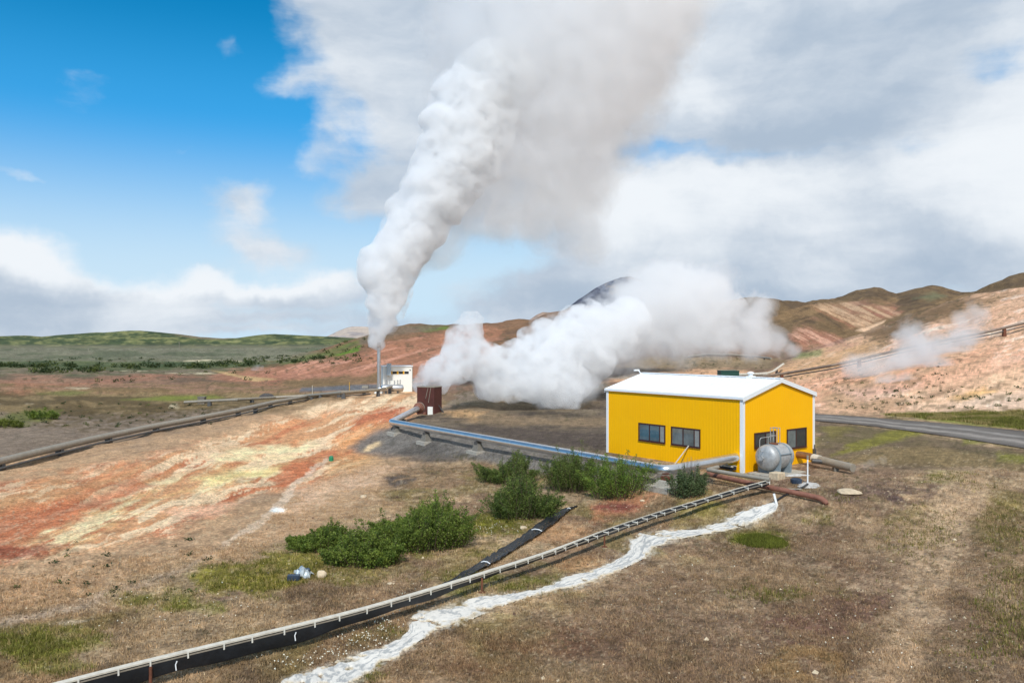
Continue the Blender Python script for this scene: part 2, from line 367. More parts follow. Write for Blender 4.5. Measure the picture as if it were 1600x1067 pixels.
def paint_ground(x, y, z):
    p = Paint(x, y, z); u, v = p.u, p.v
    n1 = fbm(x / 3.1, y / 4.0, 5, 101); n2 = fbm(x / 9, y / 14, 4, 111); n3 = fbm(x / .8, y / 1.0, 3, 121)
    q = u * .38 + v + 9 * (fbm(u / 70, v / 30, 3, 133) - .5) * 2
    st = fbm(q / 11, u / 85, 6, 131, .62); st2 = fbm(q / 20 + 9, u / 150, 6, 141, .6); st3 = fbm(q / 6 + 3, u / 45, 5, 151, .62)
    fs = fbm(u / 60, v / 7, 4, 161)                                     # far bands (flat terraces seen on edge)
    # foreground heath
    p.c[:] = C(148, 120, 90)
    p.fill(sstep(n2, .42, .62), C(140, 114, 90)); p.fill(sstep(n1, .56, .72), C(118, 98, 74), .75); p.fill(sstep(n1, .42, .28), C(178, 150, 116), .8); p.fill(sstep(fbm(x / 2.1 + 5, y / 3.4, 4, 103), .54, .66), C(122, 112, 60), .5); p.fill(sstep(fbm(x / 1.5 + 11, y / 2.2, 4, 105), .60, .72), C(98, 80, 64), .6); p.fill(sstep(fbm(x / 4.5 + 3, y / 5, 4, 107), .56, .68), C(176, 150, 118), .6); p.fill(sstep(n3, .62, .8), C(96, 78, 60), .5); p.fill(sstep(n3, .34, .2), C(186, 160, 128), .5)
    # far plain bands on the left
    fp = sstep(y, 66, 92)
    base = np.where((fs > .5)[:, None], C(128, 106, 80), C(118, 94, 76)); p.fill(fp, base)
    mp = np.clip(fp * sstep(u, 1000, 800), 0, 1)
    for (va, vb, ca, cb) in [(640, 720, (132, 114, 96), (118, 100, 82)), (612, 645, (128, 108, 76), (94, 78, 52)), (596, 614, (140, 108, 84), (120, 98, 68)), (584, 598, (138, 106, 84), (108, 88, 70)), (574, 586, (112, 100, 80), (84, 86, 58)), (562, 576, (86, 92, 60), (66, 76, 48)), (538, 564, (112, 108, 88), (90, 92, 70))]:
        m = sstep(v + p.w2 * 10, va - 3, va + 3) * sstep(v + p.w2 * 10, vb + 3, vb - 3) * sstep(u, 760, 560) * sstep(y, 42, 60)
        p.fill(m, C(*ca)); p.fill(m * sstep(fs, .45, .62), C(*cb)); p.fill(m * sstep(n1, .55, .7), C(*cb), .8)
    # left of the pipeline near the camera
    p.poly([(-300, 650), (0, 655), (200, 650), (330, 640), (430, 632), (300, 660), (120, 695), (0, 720), (-300, 780)], C(126, 110, 94), 8, .9, 14)
    p.poly([(90, 640), (180, 634), (300, 628), (420, 628), (380, 645), (250, 662), (150, 672), (60, 668)], C(84, 70, 44), 8, .75, 22, mod=sstep(n3, .35, .6))
    p.poly([(190, 624), (260, 619), (330, 617), (352, 622), (260, 626)], C(116, 120, 52), 2.5, .9, 6, .2)
    p.poly([(60, 615), (110, 609), (150, 612), (110, 618)], C(104, 108, 58), 3, .8, 6, .2)
    p.poly([(0, 650), (60, 638), (95, 640), (85, 656), (30, 664), (-60, 668)], C(92, 96, 40), 4, .8, 10)
    for q in [(150, 596, 45, 4), (60, 600, 70, 5), (20, 612, 40, 3), (260, 588, 60, 3), (210, 592, 30, 2)]: p.poly(ell(*q), C(160, 108, 84), 4, .6, 14, .3, mod=sstep(n1, .35, .6))
    for q in [(125, 606, 26, 1.6), (300, 583, 50, 1.8), (355, 564, 70, 1.5), (10, 632, 40, 2), (205, 580, 26, 1.2), (270, 634, 8, 1.5)]: p.poly(ell(*q), C(200, 184, 152), 1.5, .75, 10, .25, mod=sstep(n1, .4, .55))
    # orange slope behind the shed (hill D)
    D = [(330, 590), (400, 577), (470, 565), (560, 553), (620, 535), (720, 512), (780, 515), (770, 560), (700, 600), (600, 605), (520, 592), (420, 600)]
    qh = v + .27 * u; hs = fbm(qh / 9, u / 60, 6, 171, .62); hs2 = fbm(qh / 5.5, u / 50, 5, 181, .62)
    hill = sstep(z, 1.2, 4) * sstep(u, 1300, 1150)
    p.fill(hill, C(122, 92, 68)); p.fill(hill * sstep(n2, .5, .65), C(100, 78, 60), .8)
    p.poly(D, C(160, 110, 84), 9, .92, 16); p.poly(D, C(138, 98, 74), 9, .85, 16, mod=sstep(hs, .5, .64)); p.poly(D, C(186, 134, 110), 6, .85, 14, mod=sstep(hs2, .56, .68))
    p.poly([(430, 592), (520, 586), (610, 580), (640, 592), (560, 604), (450, 606)], C(118, 96, 66), 5, .85, 10)
    p.poly([(345, 583), (420, 577), (520, 578), (610, 581), (600, 588), (480, 592), (390, 598)], C(168, 116, 92), 4, .75, 10, .3, mod=sstep(hs2, .35, .6))
    p.poly([(500, 560), (560, 545), (600, 540), (580, 552), (540, 562)], C(112, 84, 64), 5, .6, 8)
    p.poly([(360, 583), (385, 588), (430, 592), (400, 596), (365, 588), (330, 578)], C(178, 150, 104), 2, .8, 6, .2)
    p.poly([(515, 556), (545, 545), (562, 538), (560, 548), (530, 557)], C(84, 116, 34), 3, .9, 6); p.poly([(440, 566), (500, 551), (530, 541), (580, 524), (560, 535), (520, 553), (460, 567)], C(88, 104, 48), 4, .8, 8)
    p.poly([(640, 510), (700, 507), (705, 514), (660, 518)], C(92, 112, 46), 3, .8, 8)
    p.poly([(560, 527), (610, 507), (690, 508), (680, 514), (620, 522), (560, 540)], C(112, 96, 78), 4, .85, 8)
    # the hot ground: orange, red, cream and sulphur
    O = [(-300, 830), (0, 762), (120, 740), (300, 700), (450, 655), (560, 628), (640, 610), (668, 622), (650, 660), (605, 690), (575, 715), (520, 740), (470, 765), (420, 770), (330, 800), (250, 835), (150, 855), (60, 872), (-300, 960)]
    p.poly([(-300, 790), (0, 725), (200, 690), (400, 645), (560, 612), (640, 605), (700, 640), (640, 720), (560, 800), (440, 850), (300, 880), (100, 940), (-300, 1000)], C(180, 146, 112), 16, .9, 24)
    p.poly(O, C(198, 146, 104), 16, .95, 30)
    p.poly(O, C(184, 110, 76), 14, .85, 30, mod=sstep(st2, .50, .60)); p.poly(O, C(204, 138, 94), 12, .7, 30, mod=sstep(st3, .52, .66)); p.poly(O, C(158, 88, 62), 12, .8, 26, mod=sstep(st * .5 + st2 * .5, .565, .63))
    p.poly(O, C(226, 198, 160), 12, .85, 26, mod=sstep(st, .535, .60))
    p.poly([(0, 770), (140, 745), (300, 715), (420, 690), (380, 720), (200, 762), (0, 800), (-100, 800)], C(184, 140, 98), 12, .6, 24, mod=sstep(n1, .3, .6))
    Y = [(60, 850), (130, 800), (220, 765), (330, 735), (460, 715), (500, 722), (430, 745), (330, 760), (230, 790), (150, 835), (90, 862)]
    p.poly(Y, C(208, 180, 124), 12, .5, 30, mod=sstep(st3, .42, .56)); p.poly(Y, C(230, 206, 158), 9, .7, 26, mod=sstep(st, .46, .58))
    p.poly([(330, 712), (420, 697), (500, 690), (470, 704), (400, 716), (330, 724)], C(236, 212, 164), 5, .9, 18, .35); p.poly([(300, 748), (380, 738), (440, 728), (420, 742), (340, 756)], C(232, 206, 142), 5, .85, 18, .35); p.poly([(360, 790), (400, 772), (470, 772), (420, 788)], C(150, 126, 102), 8, .7, 18)
    p.poly([(0, 800), (90, 790), (180, 760), (250, 735), (210, 770), (120, 815), (40, 845), (-150, 880)], C(178, 104, 70), 12, .8, 26); p.poly([(0, 850), (60, 855), (110, 850), (60, 870), (-60, 890)], C(150, 78, 56), 8, .85, 20)
    p.poly([(420, 748), (460, 725), (490, 718), (500, 730), (470, 752), (440, 765)], C(184, 110, 74), 5, .9, 14)
    p.poly([(250, 800), (330, 790), (390, 775), (350, 800), (270, 812)], C(222, 176, 142), 8, .8, 16); p.poly([(460, 640), (560, 622), (640, 612), (650, 622), (560, 640), (480, 655)], C(232, 204, 166), 8, .75, 24, .5, mod=sstep(st3, .38, .56)); p.poly([(520, 690), (560, 668), (600, 664), (590, 680), (555, 705)], C(214, 150, 96), 8, .7, 14)
    p.poly([(540, 655), (600, 640), (650, 640), (600, 655)], C(188, 112, 80), 6, .7, 14)
    # rill with pale crust
    p.poly([(520, 715), (512, 722), (488, 740), (462, 765), (440, 795), (400, 825), (352, 850), (345, 850), (395, 815), (425, 795), (450, 765), (480, 738), (508, 714)], C(208, 184, 158), 1.5, .7, 9, .6); p.poly(ell(433, 797, 10, 4), C(244, 238, 228), 3, .95, 4)
    p.poly([(470, 770), (560, 735), (640, 725), (600, 745), (520, 775), (440, 800)], C(206, 172, 142), 12, .75, 20); p.poly([(520, 715), (560, 705), (600, 712), (560, 730), (500, 745)], C(200, 156, 106), 8, .6, 16)
    p.poly([(-100, 985), (0, 965), (60, 955), (130, 935), (200, 915), (300, 880), (352, 850), (310, 885), (210, 922), (140, 945), (60, 968), (0, 980)], C(182, 160, 138), 5, .6, 12)
    p.poly([(80, 975), (110, 970), (150, 965), (110, 978)], C(206, 188, 164), 3, .6, 8)
    # dark gravel of the yard and its bank
    YD = [(585, 695), (610, 668), (650, 650), (700, 640), (760, 612), (850, 606), (950, 600), (960, 715), (1110, 750), (1060, 775), (960, 742), (850, 735), (760, 720), (680, 706), (630, 700)]
    p.poly(YD, C(112, 98, 80), 7, .97, 10)
    p.poly(YD, C(88, 76, 66), 6, .85, 10, mod=sstep(fbm(x / 5, y / 2.2, 4, 191), .46, .6))
    p.poly([(690, 650), (760, 640), (860, 652), (950, 650), (950, 668), (860, 668), (760, 664)], C(132, 110, 84), 6, .8, 14); p.poly([(690, 648), (720, 640), (760, 644), (745, 655)], C(180, 142, 100), 4, .8, 10); p.poly([(700, 628), (760, 618), (820, 622), (930, 626), (900, 640), (790, 640), (720, 640)], C(124, 104, 76), 5, .7, 12)
    p.poly([(700, 664), (800, 666), (950, 676), (950, 705), (860, 694), (760, 680)], C(78, 67, 60), 6, .85, 12); p.poly([(790, 640), (850, 640), (920, 646), (900, 650), (830, 650)], C(66, 58, 50), 4, .8, 8)
    p.poly([(545, 700), (590, 672), (640, 660), (700, 672), (800, 690), (950, 716), (1050, 742), (1110, 748), (1070, 772), (960, 748), (850, 738), (760, 722), (690, 712), (640, 712), (560, 710)], C(112, 106, 99), 7, .95, 9)
    p.poly([(545, 702), (600, 680), (660, 690), (720, 706), (760, 722), (700, 724), (640, 715), (580, 712)], C(88, 82, 76), 6, .8, 14, mod=sstep(st, .4, .55)); p.poly([(560, 704), (590, 690), (600, 692), (570, 706)], C(216, 186, 142), 2, .85, 6)
    p.poly([(590, 755), (620, 742), (655, 738), (650, 750), (610, 762)], C(84, 76, 72), 5, .85, 14, mod=sstep(n3, .3, .5))
    p.poly([(920, 790), (960, 770), (1040, 770), (1000, 800), (930, 815)], C(176, 120, 88), 8, .85, 18); p.poly(ell(965, 792, 34, 9), C(126, 66, 62), 6, .85, 14); p.poly(ell(875, 835, 50, 18), C(176, 134, 96), 10, .6, 18); p.poly(ell(910, 880, 40, 14), C(166, 124, 84), 8, .6, 14)
    # olive grass patches
    for q, cc, a in [((380, 905, 90, 26), (128, 120, 40), .9), ((460, 880, 60, 22), (130, 122, 46), .85), ((560, 900, 60, 12), (132, 122, 52), .6), ((240, 940, 70, 14), (124, 122, 48), .8), ((50, 1010, 60, 24), (112, 118, 34), .85), ((120, 1000, 40, 16), (122, 124, 44), .7), ((300, 950, 60, 10), (120, 122, 44), .7), ((90, 1040, 60, 16), (124, 122, 50), .6), ((775, 820, 60, 18), (116, 114, 34), .95), ((720, 860, 90, 12), (134, 126, 60), .6), ((790, 915, 110, 16), (112, 112, 44), .85), ((700, 900, 60, 9), (130, 120, 60), .4), ((560, 1050, 40, 14), (110, 112, 44), .7), ((620, 990, 40, 12), (120, 108, 60), .5),
                     ((1090, 790, 40, 12), (136, 124, 56), .6), ((1190, 845, 40, 13), (120, 128, 28), .98), ((1270, 812, 28, 12), (128, 122, 40), .8), ((1440, 830, 80, 46), (132, 118, 56), .7), ((1420, 860, 50, 24), (128, 116, 52), .6), ((1480, 745, 34, 10), (108, 116, 40), .7), ((1330, 776, 40, 9), (120, 116, 40), .6), ((1345, 680, 70, 10), (120, 116, 40), .8), ((1330, 692, 50, 6), (134, 126, 36), .8), ((1450, 690, 36, 6), (130, 120, 44), .7), ((1500, 712, 90, 8), (126, 114, 64), .7), ((1570, 715, 40, 8), (120, 114, 50), .7), ((1570, 830, 40, 50), (128, 116, 56), .6), ((1580, 940, 50, 70), (124, 112, 50), .6), ((1200, 930, 60, 14), (116, 104, 46), .8), ((1320, 920, 70, 16), (124, 110, 66), .4), ((1540, 1010, 80, 40), (124, 112, 58), .5)]:
        p.poly(ell(*q), C(*cc), 9, a, 26, .5, mod=sstep(n3 * .5 + n1 * .5, .25, .55), veg=a)
    # right foreground tones
    RF = [(1100, 870), (1300, 800), (1500, 790), (1700, 800), (1700, 1200), (600, 1200), (760, 1000), (950, 930)]
    p.poly(RF, C(122, 99, 74), 30, .65, 40); p.poly(RF, C(116, 90, 74), 20, .5, 40, mod=sstep(n2, .54, .66)); p.poly(RF, C(158, 132, 106), 20, .5, 40, mod=sstep(n1, .46, .32))
    for q, cc, a in [((1375, 772, 80, 20), (88, 70, 66), .95), ((1420, 760, 50, 10), (96, 78, 70), .8), ((1160, 960, 80, 20), (112, 88, 70), .6), ((900, 960, 90, 24), (116, 92, 72), .5), ((1300, 780, 50, 12), (108, 88, 76), .7), ((1330, 940, 60, 30), (112, 82, 70), .6), ((1250, 985, 60, 24), (116, 82, 72), .6), ((850, 1000, 90, 26), (104, 72, 52), .7), ((760, 1040, 70, 18), (108, 78, 58), .6), ((1010, 1010, 120, 18), (102, 76, 60), .5), ((1260, 1040, 70, 30), (150, 118, 74), .6), ((370, 940, 14, 5), (112, 82, 84), .8), ((560, 775, 50, 8), (196, 164, 130), .5), ((1500, 1050, 120, 40), (140, 116, 92), .6), ((890, 850, 40, 10), (120, 90, 66), .5)]:
        p.poly(ell(*q), C(*cc), 10, a, 30, .6, mod=sstep(n3, .25, .6))
    p.poly([(1470, 735), (1550, 730), (1540, 800), (1500, 870), (1470, 950), (1420, 1080), (1330, 1080), (1400, 930), (1420, 850), (1450, 790)], C(176, 148, 118), 20, .8, 22)
    # right hillside
    R = [(1190, 592), (1270, 548), (1350, 522), (1420, 494), (1480, 468), (1700, 415), (2600, 330), (2600, 660), (1600, 642), (1500, 642), (1380, 648), (1280, 645), (1240, 615)]
    qr = v + .33 * u + 7 * (fbm(u / 60, v / 25, 3, 203) - .5) * 2; rs = fbm(qr / 10, u / 75, 6, 201, .62); rs2 = fbm(qr / 18, u / 110, 6, 211, .6); rs3 = fbm(qr / 5, u / 30, 5, 221, .62)
    p.poly(R, C(206, 164, 132), 5, .97, 8); p.poly(R, C(184, 146, 114), 8, .75, 10, mod=sstep(rs2, .50, .62)); p.poly(R, C(216, 166, 136), 8, .8, 10, mod=sstep(rs, .5, .62)); p.poly(R, C(228, 202, 178), 8, .8, 12, mod=sstep(rs, .58, .68)); p.poly(R, C(164, 126, 96), 8, .4, 10, mod=sstep(rs3, .56, .7))
    p.poly([(1380, 520), (1420, 495), (1480, 470), (1560, 455), (1600, 452), (1540, 480), (1460, 505), (1400, 530)], C(142, 112, 82), 8, .85, 16, mod=sstep(n1, .3, .55)); p.poly([(1190, 590), (1280, 550), (1380, 525), (1380, 550), (1290, 580), (1220, 600)], C(186, 146, 102), 8, .6, 12)
    p.poly([(1220, 600), (1320, 570), (1450, 555), (1560, 545), (1500, 580), (1380, 610), (1280, 628)], C(206, 152, 120), 10, .75, 18, mod=sstep(rs, .36, .55)); p.poly([(1400, 620), (1480, 595), (1620, 560), (1700, 540), (1700, 590), (1560, 620), (1440, 640)], C(226, 184, 148), 10, .85, 18)
    p.poly([(1360, 612), (1450, 585), (1620, 545), (1600, 570), (1480, 600), (1380, 618)], C(214, 160, 130), 6, .6, 12); p.poly([(1420, 628), (1500, 615), (1600, 612), (1700, 610), (1700, 640), (1420, 644)], C(222, 196, 172), 10, .55, 20, mod=sstep(n2, .3, .6)); p.poly([(1480, 622), (1540, 605), (1560, 610), (1500, 628)], C(212, 162, 92), 4, .7, 8)
    p.poly([(1280, 615), (1360, 612), (1420, 625), (1400, 642), (1300, 642)], C(176, 142, 110), 8, .7, 12); p.poly([(1430, 622), (1480, 605), (1560, 578), (1560, 582), (1490, 612), (1440, 628)], C(146, 114, 88), 3, .7, 8)
    p.poly([(1300, 608), (1420, 605), (1400, 616), (1340, 622)], C(212, 170, 152), 8, .6, 12)
    p.poly([(1345, 521), (1400, 492), (1450, 478), (1500, 467), (1540, 462), (1505, 482), (1455, 502), (1415, 526), (1375, 533)], C(112, 88, 62), 6, .88, 10)
    p.poly([(1440, 600), (1540, 560), (1700, 510), (1700, 560), (1560, 600), (1460, 625)], C(226, 176, 142), 10, .5, 18, mod=sstep(rs2, .35, .6))
    spots = sstep(fbm(x / 1.1, y / 1.6, 3, 231), .60, .66); p.poly([(1300, 600), (1700, 600), (1700, 645), (1300, 645)], C(112, 96, 70), 8, .55, 10, mod=spots); p.poly([(1180, 540), (1700, 470), (1700, 600), (1180, 620)], C(128, 102, 74), 8, .6, 10, mod=spots * sstep(n1, .45, .6))
    # brown hills behind
    Bh = (z > 6) & (y > 255) & (u > 940)
    Bf = np.where(Bh, 1.0, 0) * sstep(y, 255, 285)
    p.fill(Bf, C(104, 84, 60)); p.fill(Bf * sstep(n2, .5, .64), C(84, 68, 52), .8); p.fill(Bf * sstep(hs, .56, .66), C(130, 104, 74), .6)
    gu = fbm((x + y * .45) / 5, y / 60, 4, 241)
    p.poly([(1235, 520), (1262, 508), (1300, 522), (1325, 536), (1290, 545), (1250, 543)], C(156, 108, 88), 9, .8, 18); p.poly([(1235, 520), (1262, 508), (1300, 522), (1325, 536), (1290, 545), (1250, 543)], C(196, 152, 128), 7, .7, 16, mod=sstep(fbm((v - u * .5) / 5, (u + v) / 80, 5, 245, .62), .5, .62))
    SV = [(1272, 474), (1300, 473), (1340, 474), (1400, 480), (1412, 490), (1370, 505), (1345, 514), (1320, 510), (1295, 490)]
    gu2 = fbm((v * 1.0 - u * .45) / 5, (u + v) / 90, 5, 243, .62); p.poly(SV, C(142, 108, 80), 8, .85, 16); p.poly(SV, C(190, 156, 124), 7, .8, 16, mod=sstep(gu2, .48, .62)); p.poly(SV, C(150, 100, 82), 7, .6, 16, mod=sstep(gu2, .48, .36)); p.poly([(1320, 474), (1350, 474), (1400, 480), (1410, 490), (1380, 494), (1340, 484)], C(142, 98, 82), 8, .6, 16, mod=sstep(n2, .35, .6)); p.poly([(1335, 517), (1370, 506), (1385, 501), (1382, 505), (1350, 519)], C(214, 178, 146), 2, .8, 4)
    p.poly([(1250, 552), (1290, 546), (1280, 556), (1240, 562)], C(118, 128, 78), 4, .8, 6); p.poly([(1425, 465), (1460, 455), (1480, 462), (1455, 470)], C(106, 106, 78), 5, .7, 6)
    # middle distance behind the building
    p.poly([(930, 600), (990, 583), (1120, 576), (1180, 580), (1150, 590), (1000, 592)], C(206, 160, 124), 3, .85, 10, .3); p.poly([(940, 592), (1000, 584), (1050, 586), (1000, 592)], C(222, 196, 166), 2, .7, 8, .3); p.poly([(960, 575), (1010, 560), (1100, 556), (1200, 560), (1210, 575), (1100, 577)], C(136, 116, 88), 4, .85, 10)
    p.poly([(690, 640), (720, 612), (760, 606), (900, 600), (950, 596), (950, 606), (800, 616)], C(128, 118, 104), 3, .5, 8)
    p.poly([(600, 606), (560, 610), (470, 612), (470, 606), (540, 602), (600, 600)], C(98, 100, 104), 2, .9, 5, .2)
    # grass strip and verge by the road
    p.poly([(1380, 648), (1450, 645), (1560, 643), (1750, 640), (1750, 672), (1600, 671), (1500, 662)], C(120, 120, 56), 3, .95, 8, .4, veg=.9)
    p.poly([(1275, 655), (1350, 665), (1450, 680), (1600, 705), (1600, 730), (1400, 735), (1280, 720)], C(98, 84, 66), 6, .8, 12)
    for P_, cc in (([(1296, 714), (1335, 692), (1390, 674), (1425, 668), (1450, 676), (1400, 688), (1340, 706)], (122, 116, 46)), ([(1280, 668), (1320, 664), (1340, 672), (1300, 684)], (116, 104, 58)), ([(1500, 684), (1545, 680), (1550, 690), (1505, 694)], (120, 116, 54)), ([(1290, 724), (1380, 702), (1450, 698), (1600, 722), (1600, 736), (1440, 726)], (128, 108, 74)), ([(1560, 706), (1620, 712), (1620, 724), (1560, 720)], (118, 114, 50))): p.poly(P_, C(*cc), 4, .85, 9, .5)
    p.poly([(1280, 720), (1400, 740), (1440, 760), (1330, 790), (1230, 780), (1170, 750), (1180, 738)], C(116, 94, 80), 8, .6, 14)
    # pale mineral halo along the stream
    p.poly(sl_ + sr_[::-1], C(206, 196, 178), 9, .75, 14, mod=sstep(fbm(u / 7, v / 4, 4, 541, .6), .40, .58))
    # fine broken texture: clods, dry tussocks, little plants with painted shade
    f1 = fbm(u / 4.2, v / 2.2, 4, 501, .65); f2 = fbm(u / 13, v / 6, 4, 511, .6); nearf = sstep(y, 60, 30)
    og = sstep(x, -2, -7) * sstep(y, 24, 34) * sstep(y, 120, 100) * sstep(u, 700, 560); amp = (.50 + .60 * nearf) * (1 - .55 * og)
    p.c *= (1 + (.95 * (f1 - .5) + .7 * (f2 - .5)) * amp)[:, None]
    dk = (1 - .6 * og) * sstep(fbm(u / 6.5, v / 3.4, 4, 521, .6), .60, .70) * (.25 + .35 * sstep(fbm(u / 60, v / 26, 3, 523), .45, .62)); p.fill(dk * sstep(y, 420, 260), C(82, 74, 50))  # dark speckles: small plants and their shadow, put into the ground colour
    lt = sstep(fbm(u / 5.5 + 40, v / 2.8, 4, 531, .6), .63, .73) * .5; p.fill(lt * sstep(y, 60, 38) * .7, C(200, 180, 146))
    return p

def build_ground():
    us = np.concatenate([np.arange(-1500, -60, 14.0), np.arange(-60, 1661, 1.75), np.arange(1674, 3100, 14.0)])
    vv = np.arange(1500, 604, -1.75); y1 = 7.4 * F / (vv - V0)
    ys = np.concatenate([[2.5, 4, 6], y1[y1 < 112], np.arange(113, 420, 1.15), np.arange(420, 720, 2.4), 720 * (26000 / 720) ** (np.arange(1, 60) / 59)])
    Uu, Yy = np.meshgrid(us, ys); x = ((Uu - U0) / F * Yy).ravel(); y = Yy.ravel()
    z = zt(x, y); z = z * (1 - sstep(y, 800, 1100)) - .0 * y
    p = paint_ground(x, y, z)
    np_mesh('ground', np.stack([x, y, z], 1), grid_faces(len(ys), len(us)), GROUND_M, colors=np.clip(p.c, .01, .9))['kind'] = 'structure'
    return p
GP = build_ground()

def far_hill(name, table, y0, yc, back, colf, du=2.0, bump=4.0, seed=0, p=1.2):
    us = np.arange(table[0][0], table[-1][0] + .1, du); s = np.concatenate([np.linspace(0, 1, 46), 1 + np.linspace(.05, 1, 10)])
    Uu, Ss = np.meshgrid(us, s); Yy = np.where(Ss <= 1, y0 + (yc - y0) * Ss, yc + (Ss - 1) * back)
    x = (Uu - U0) / F * Yy
    zcr = zc(yc, np.interp(Uu, [t[0] for t in table], [t[1] for t in table]))
    f = np.where(Ss <= 1, .4 * (1 - (1 - np.clip(Ss, 0, 1)) ** 1.7) + .6 * np.clip(Ss, 0, 1) ** p, 1 - (Ss - 1) ** 1.5 * 1.1)
    z = zcr * f - 1.0 + bump * (fbm(x / (bump * 14), Yy / (bump * 14), 5, seed) - .5) * np.clip(f, 0, 1)
    X, Y_, Z = x.ravel(), Yy.ravel(), z.ravel()
    c = colf(X, Y_, Z, U0 + F * X / Y_, V0 - F * (Z - H) / Y_)
    o = np_mesh(name, np.stack([X, Y_, Z], 1), grid_faces(len(s), len(us)), HILL_M, colors=np.clip(c, .01, .9)); o['kind'] = 'structure'; return o
def lerp(c, a, m): return c * (1 - m[:, None]) + np.asarray(a) * m[:, None]
def c_green(X, Y, Z, u, v):
    n = fbm(u / 26, v / 4.5, 5, 301, .62); n2 = fbm(u / 12, v / 3, 5, 311, .65); c = np.tile(C(112, 116, 72), (len(X), 1))
    c = lerp(c, C(136, 134, 86), sstep(n2, .52, .66)); c = lerp(c, C(66, 80, 50), sstep(n, .48, .56) * .85); c = lerp(c, C(56, 68, 44), sstep(n2, .50, .38) * .6); c = lerp(c, C(134, 116, 94), sstep(fbm(X / 200, Y / 200, 3, 5), .62, .7) * .7)
    return lerp(c * .74, C(112, 106, 86), sstep(Z, 5, 1) * .7)
def c_mtn(X, Y, Z, u, v):
    n = fbm(X / 26, Z / 20, 6, 321, .65); c = np.tile(C(112, 114, 122), (len(X), 1)); c = lerp(c, C(72, 74, 86), sstep(n, .46, .56)); return lerp(c, C(140, 130, 122), sstep(n, .42, .34) * .7)
def c_pale(X, Y, Z, u, v):
    n = fbm(X / 90, Z / 14, 4, 331); c = np.tile(C(176, 160, 146), (len(X), 1)); c = lerp(c, C(150, 140, 136), sstep(n, .5, .6)); return lerp(c, C(98, 122, 88), sstep(Z + 14 * n, 26, 14) * .9)
def c_tan(X, Y, Z, u, v):
    n = fbm(X / 40, Z / 12, 4, 341); c = np.tile(C(158, 130, 112), (len(X), 1)); return lerp(c, C(126, 110, 96), sstep(n, .45, .6))
far_hill('green_hills', [(-1200, 520), (-600, 526), (-200, 521), (0, 524), (40, 524), (65, 526), (100, 523), (150, 518.5), (190, 516.5), (220, 516.5), (250, 518), (280, 521), (310, 525), (350, 528), (375, 527), (400, 524), (430, 522), (470, 523), (520, 524), (560, 527), (620, 531), (700, 533)], 820, 1150, 500, c_green, 2.5, 8, 11)
far_hill('mountain', [(780, 520), (830, 510), (872, 489), (880, 483), (895, 471), (905, 463), (912, 459), (930, 447), (945, 440), (958, 435), (970, 431), (985, 430), (1005, 437), (1030, 452), (1060, 472), (1110, 496), (1180, 515)], 1500, 2000, 800, c_mtn, 1.0, 34, 23)
far_hill('pale_hill', [(490, 530), (512, 524), (525, 518), (540, 512), (550, 510), (565, 510), (580, 511), (600, 515), (640, 522), (700, 530)], 1900, 2500, 600, c_pale, 1.5, 8, 29)
far_hill('tan_hill', [(800, 516), (825, 500), (838, 491), (848, 487), (860, 488), (890, 496), (940, 510)], 700, 900, 300, c_tan, 1.5, 5, 31)

# ------------------------------------------------------------------ road and stream: draped sheets
def drape(name, left, right, m, colf, lift=.03, n=160, k=9, crown=.0):
    """a sheet between two picture polylines laid on the ground"""
    def res(P):
        P = np.array(P, float); s = np.concatenate([[0], np.cumsum(np.hypot(*np.diff(P, axis=0).T))]); t = np.linspace(0, s[-1], n)
        return np.stack([np.interp(t, s, P[:, 0]), np.interp(t, s, P[:, 1])], 1)
    A = [G(*q) for q in res(left)]; B = [G(*q) for q in res(right)]
    V = []
    for a, b in zip(A, B):
        for j in range(k):
            q = a.lerp(b, j / (k - 1)); V.append((q.x, q.y))
    V = np.array(V); e = np.tile(np.linspace(-1, 1, k), n)
    return V, e, n, k
def sheet(name, V, z, nr, nc, m, c):
    o = np_mesh(name, np.stack([V[:, 0], V[:, 1], z], 1), grid_faces(nr, nc), m, colors=c); o['kind'] = 'structure'; return o
ROAD_M = tint_mat('gravel', .95, .5, 30, detail=((.6, .18), (14, .25)), bdist=.03)
up = [(1150, 637), (1275, 647), (1340, 651), (1400, 656), (1500, 664), (1600, 674), (1750, 690)]; lo = [(1150, 645), (1275, 658), (1340, 664), (1400, 671), (1500, 685), (1600, 701), (1750, 728)]
V, e, nr, nc = drape('road', up, lo, None, None, n=200, k=21)
zr = zt(V[:, 0], V[:, 1]) + .05 + .05 * (1 - e ** 2)
en = e + .35 * (fbm(V[:, 0] / 3, V[:, 1] / 3, 3, 351) - .5)
c = np.tile(C(98, 92, 86), (len(V), 1)); c = lerp(c, C(138, 130, 122), np.exp(-((en - .45) / .16) ** 2)); c = lerp(c, C(138, 131, 124), np.exp(-((en + .2) / .14) ** 2) * .9); c = lerp(c, C(84, 76, 70), sstep(np.abs(en), .75, 1))
sheet('road', V, zr, nr, nc, ROAD_M, c)
CRUST_M = tint_mat('silica_crust', .85, .12, 18, detail=((2.2, .07), (16, .08)), bdist=.05, spec=.3)
V, e, nr, nc = drape('stream', sl_, sr_, None, None, n=620, k=41)
row = np.repeat(np.arange(nr), nc) * .07
jig = (fbm(V[:, 0] * 1.1, V[:, 1] * 1.1, 4, 361) - .5) * 1.3 + (fbm(V[:, 0] * 4.5, V[:, 1] * 4.5, 5, 363, .65) - .5) * 1.2
dist = (1 - np.abs(e)) + jig * .9 - .02 - .9 * sstep(fbm(V[:, 0] * 1.6 + 4, V[:, 1] * 1.6, 3, 369), .70, .76)
g0 = zt(V[:, 0], V[:, 1])
rg = 1 - np.abs(fbm(e * 2.2 + .8 * fbm(row * 1.4, e, 3, 377), row * .8, 4, 371, .6) * 2 - 1)
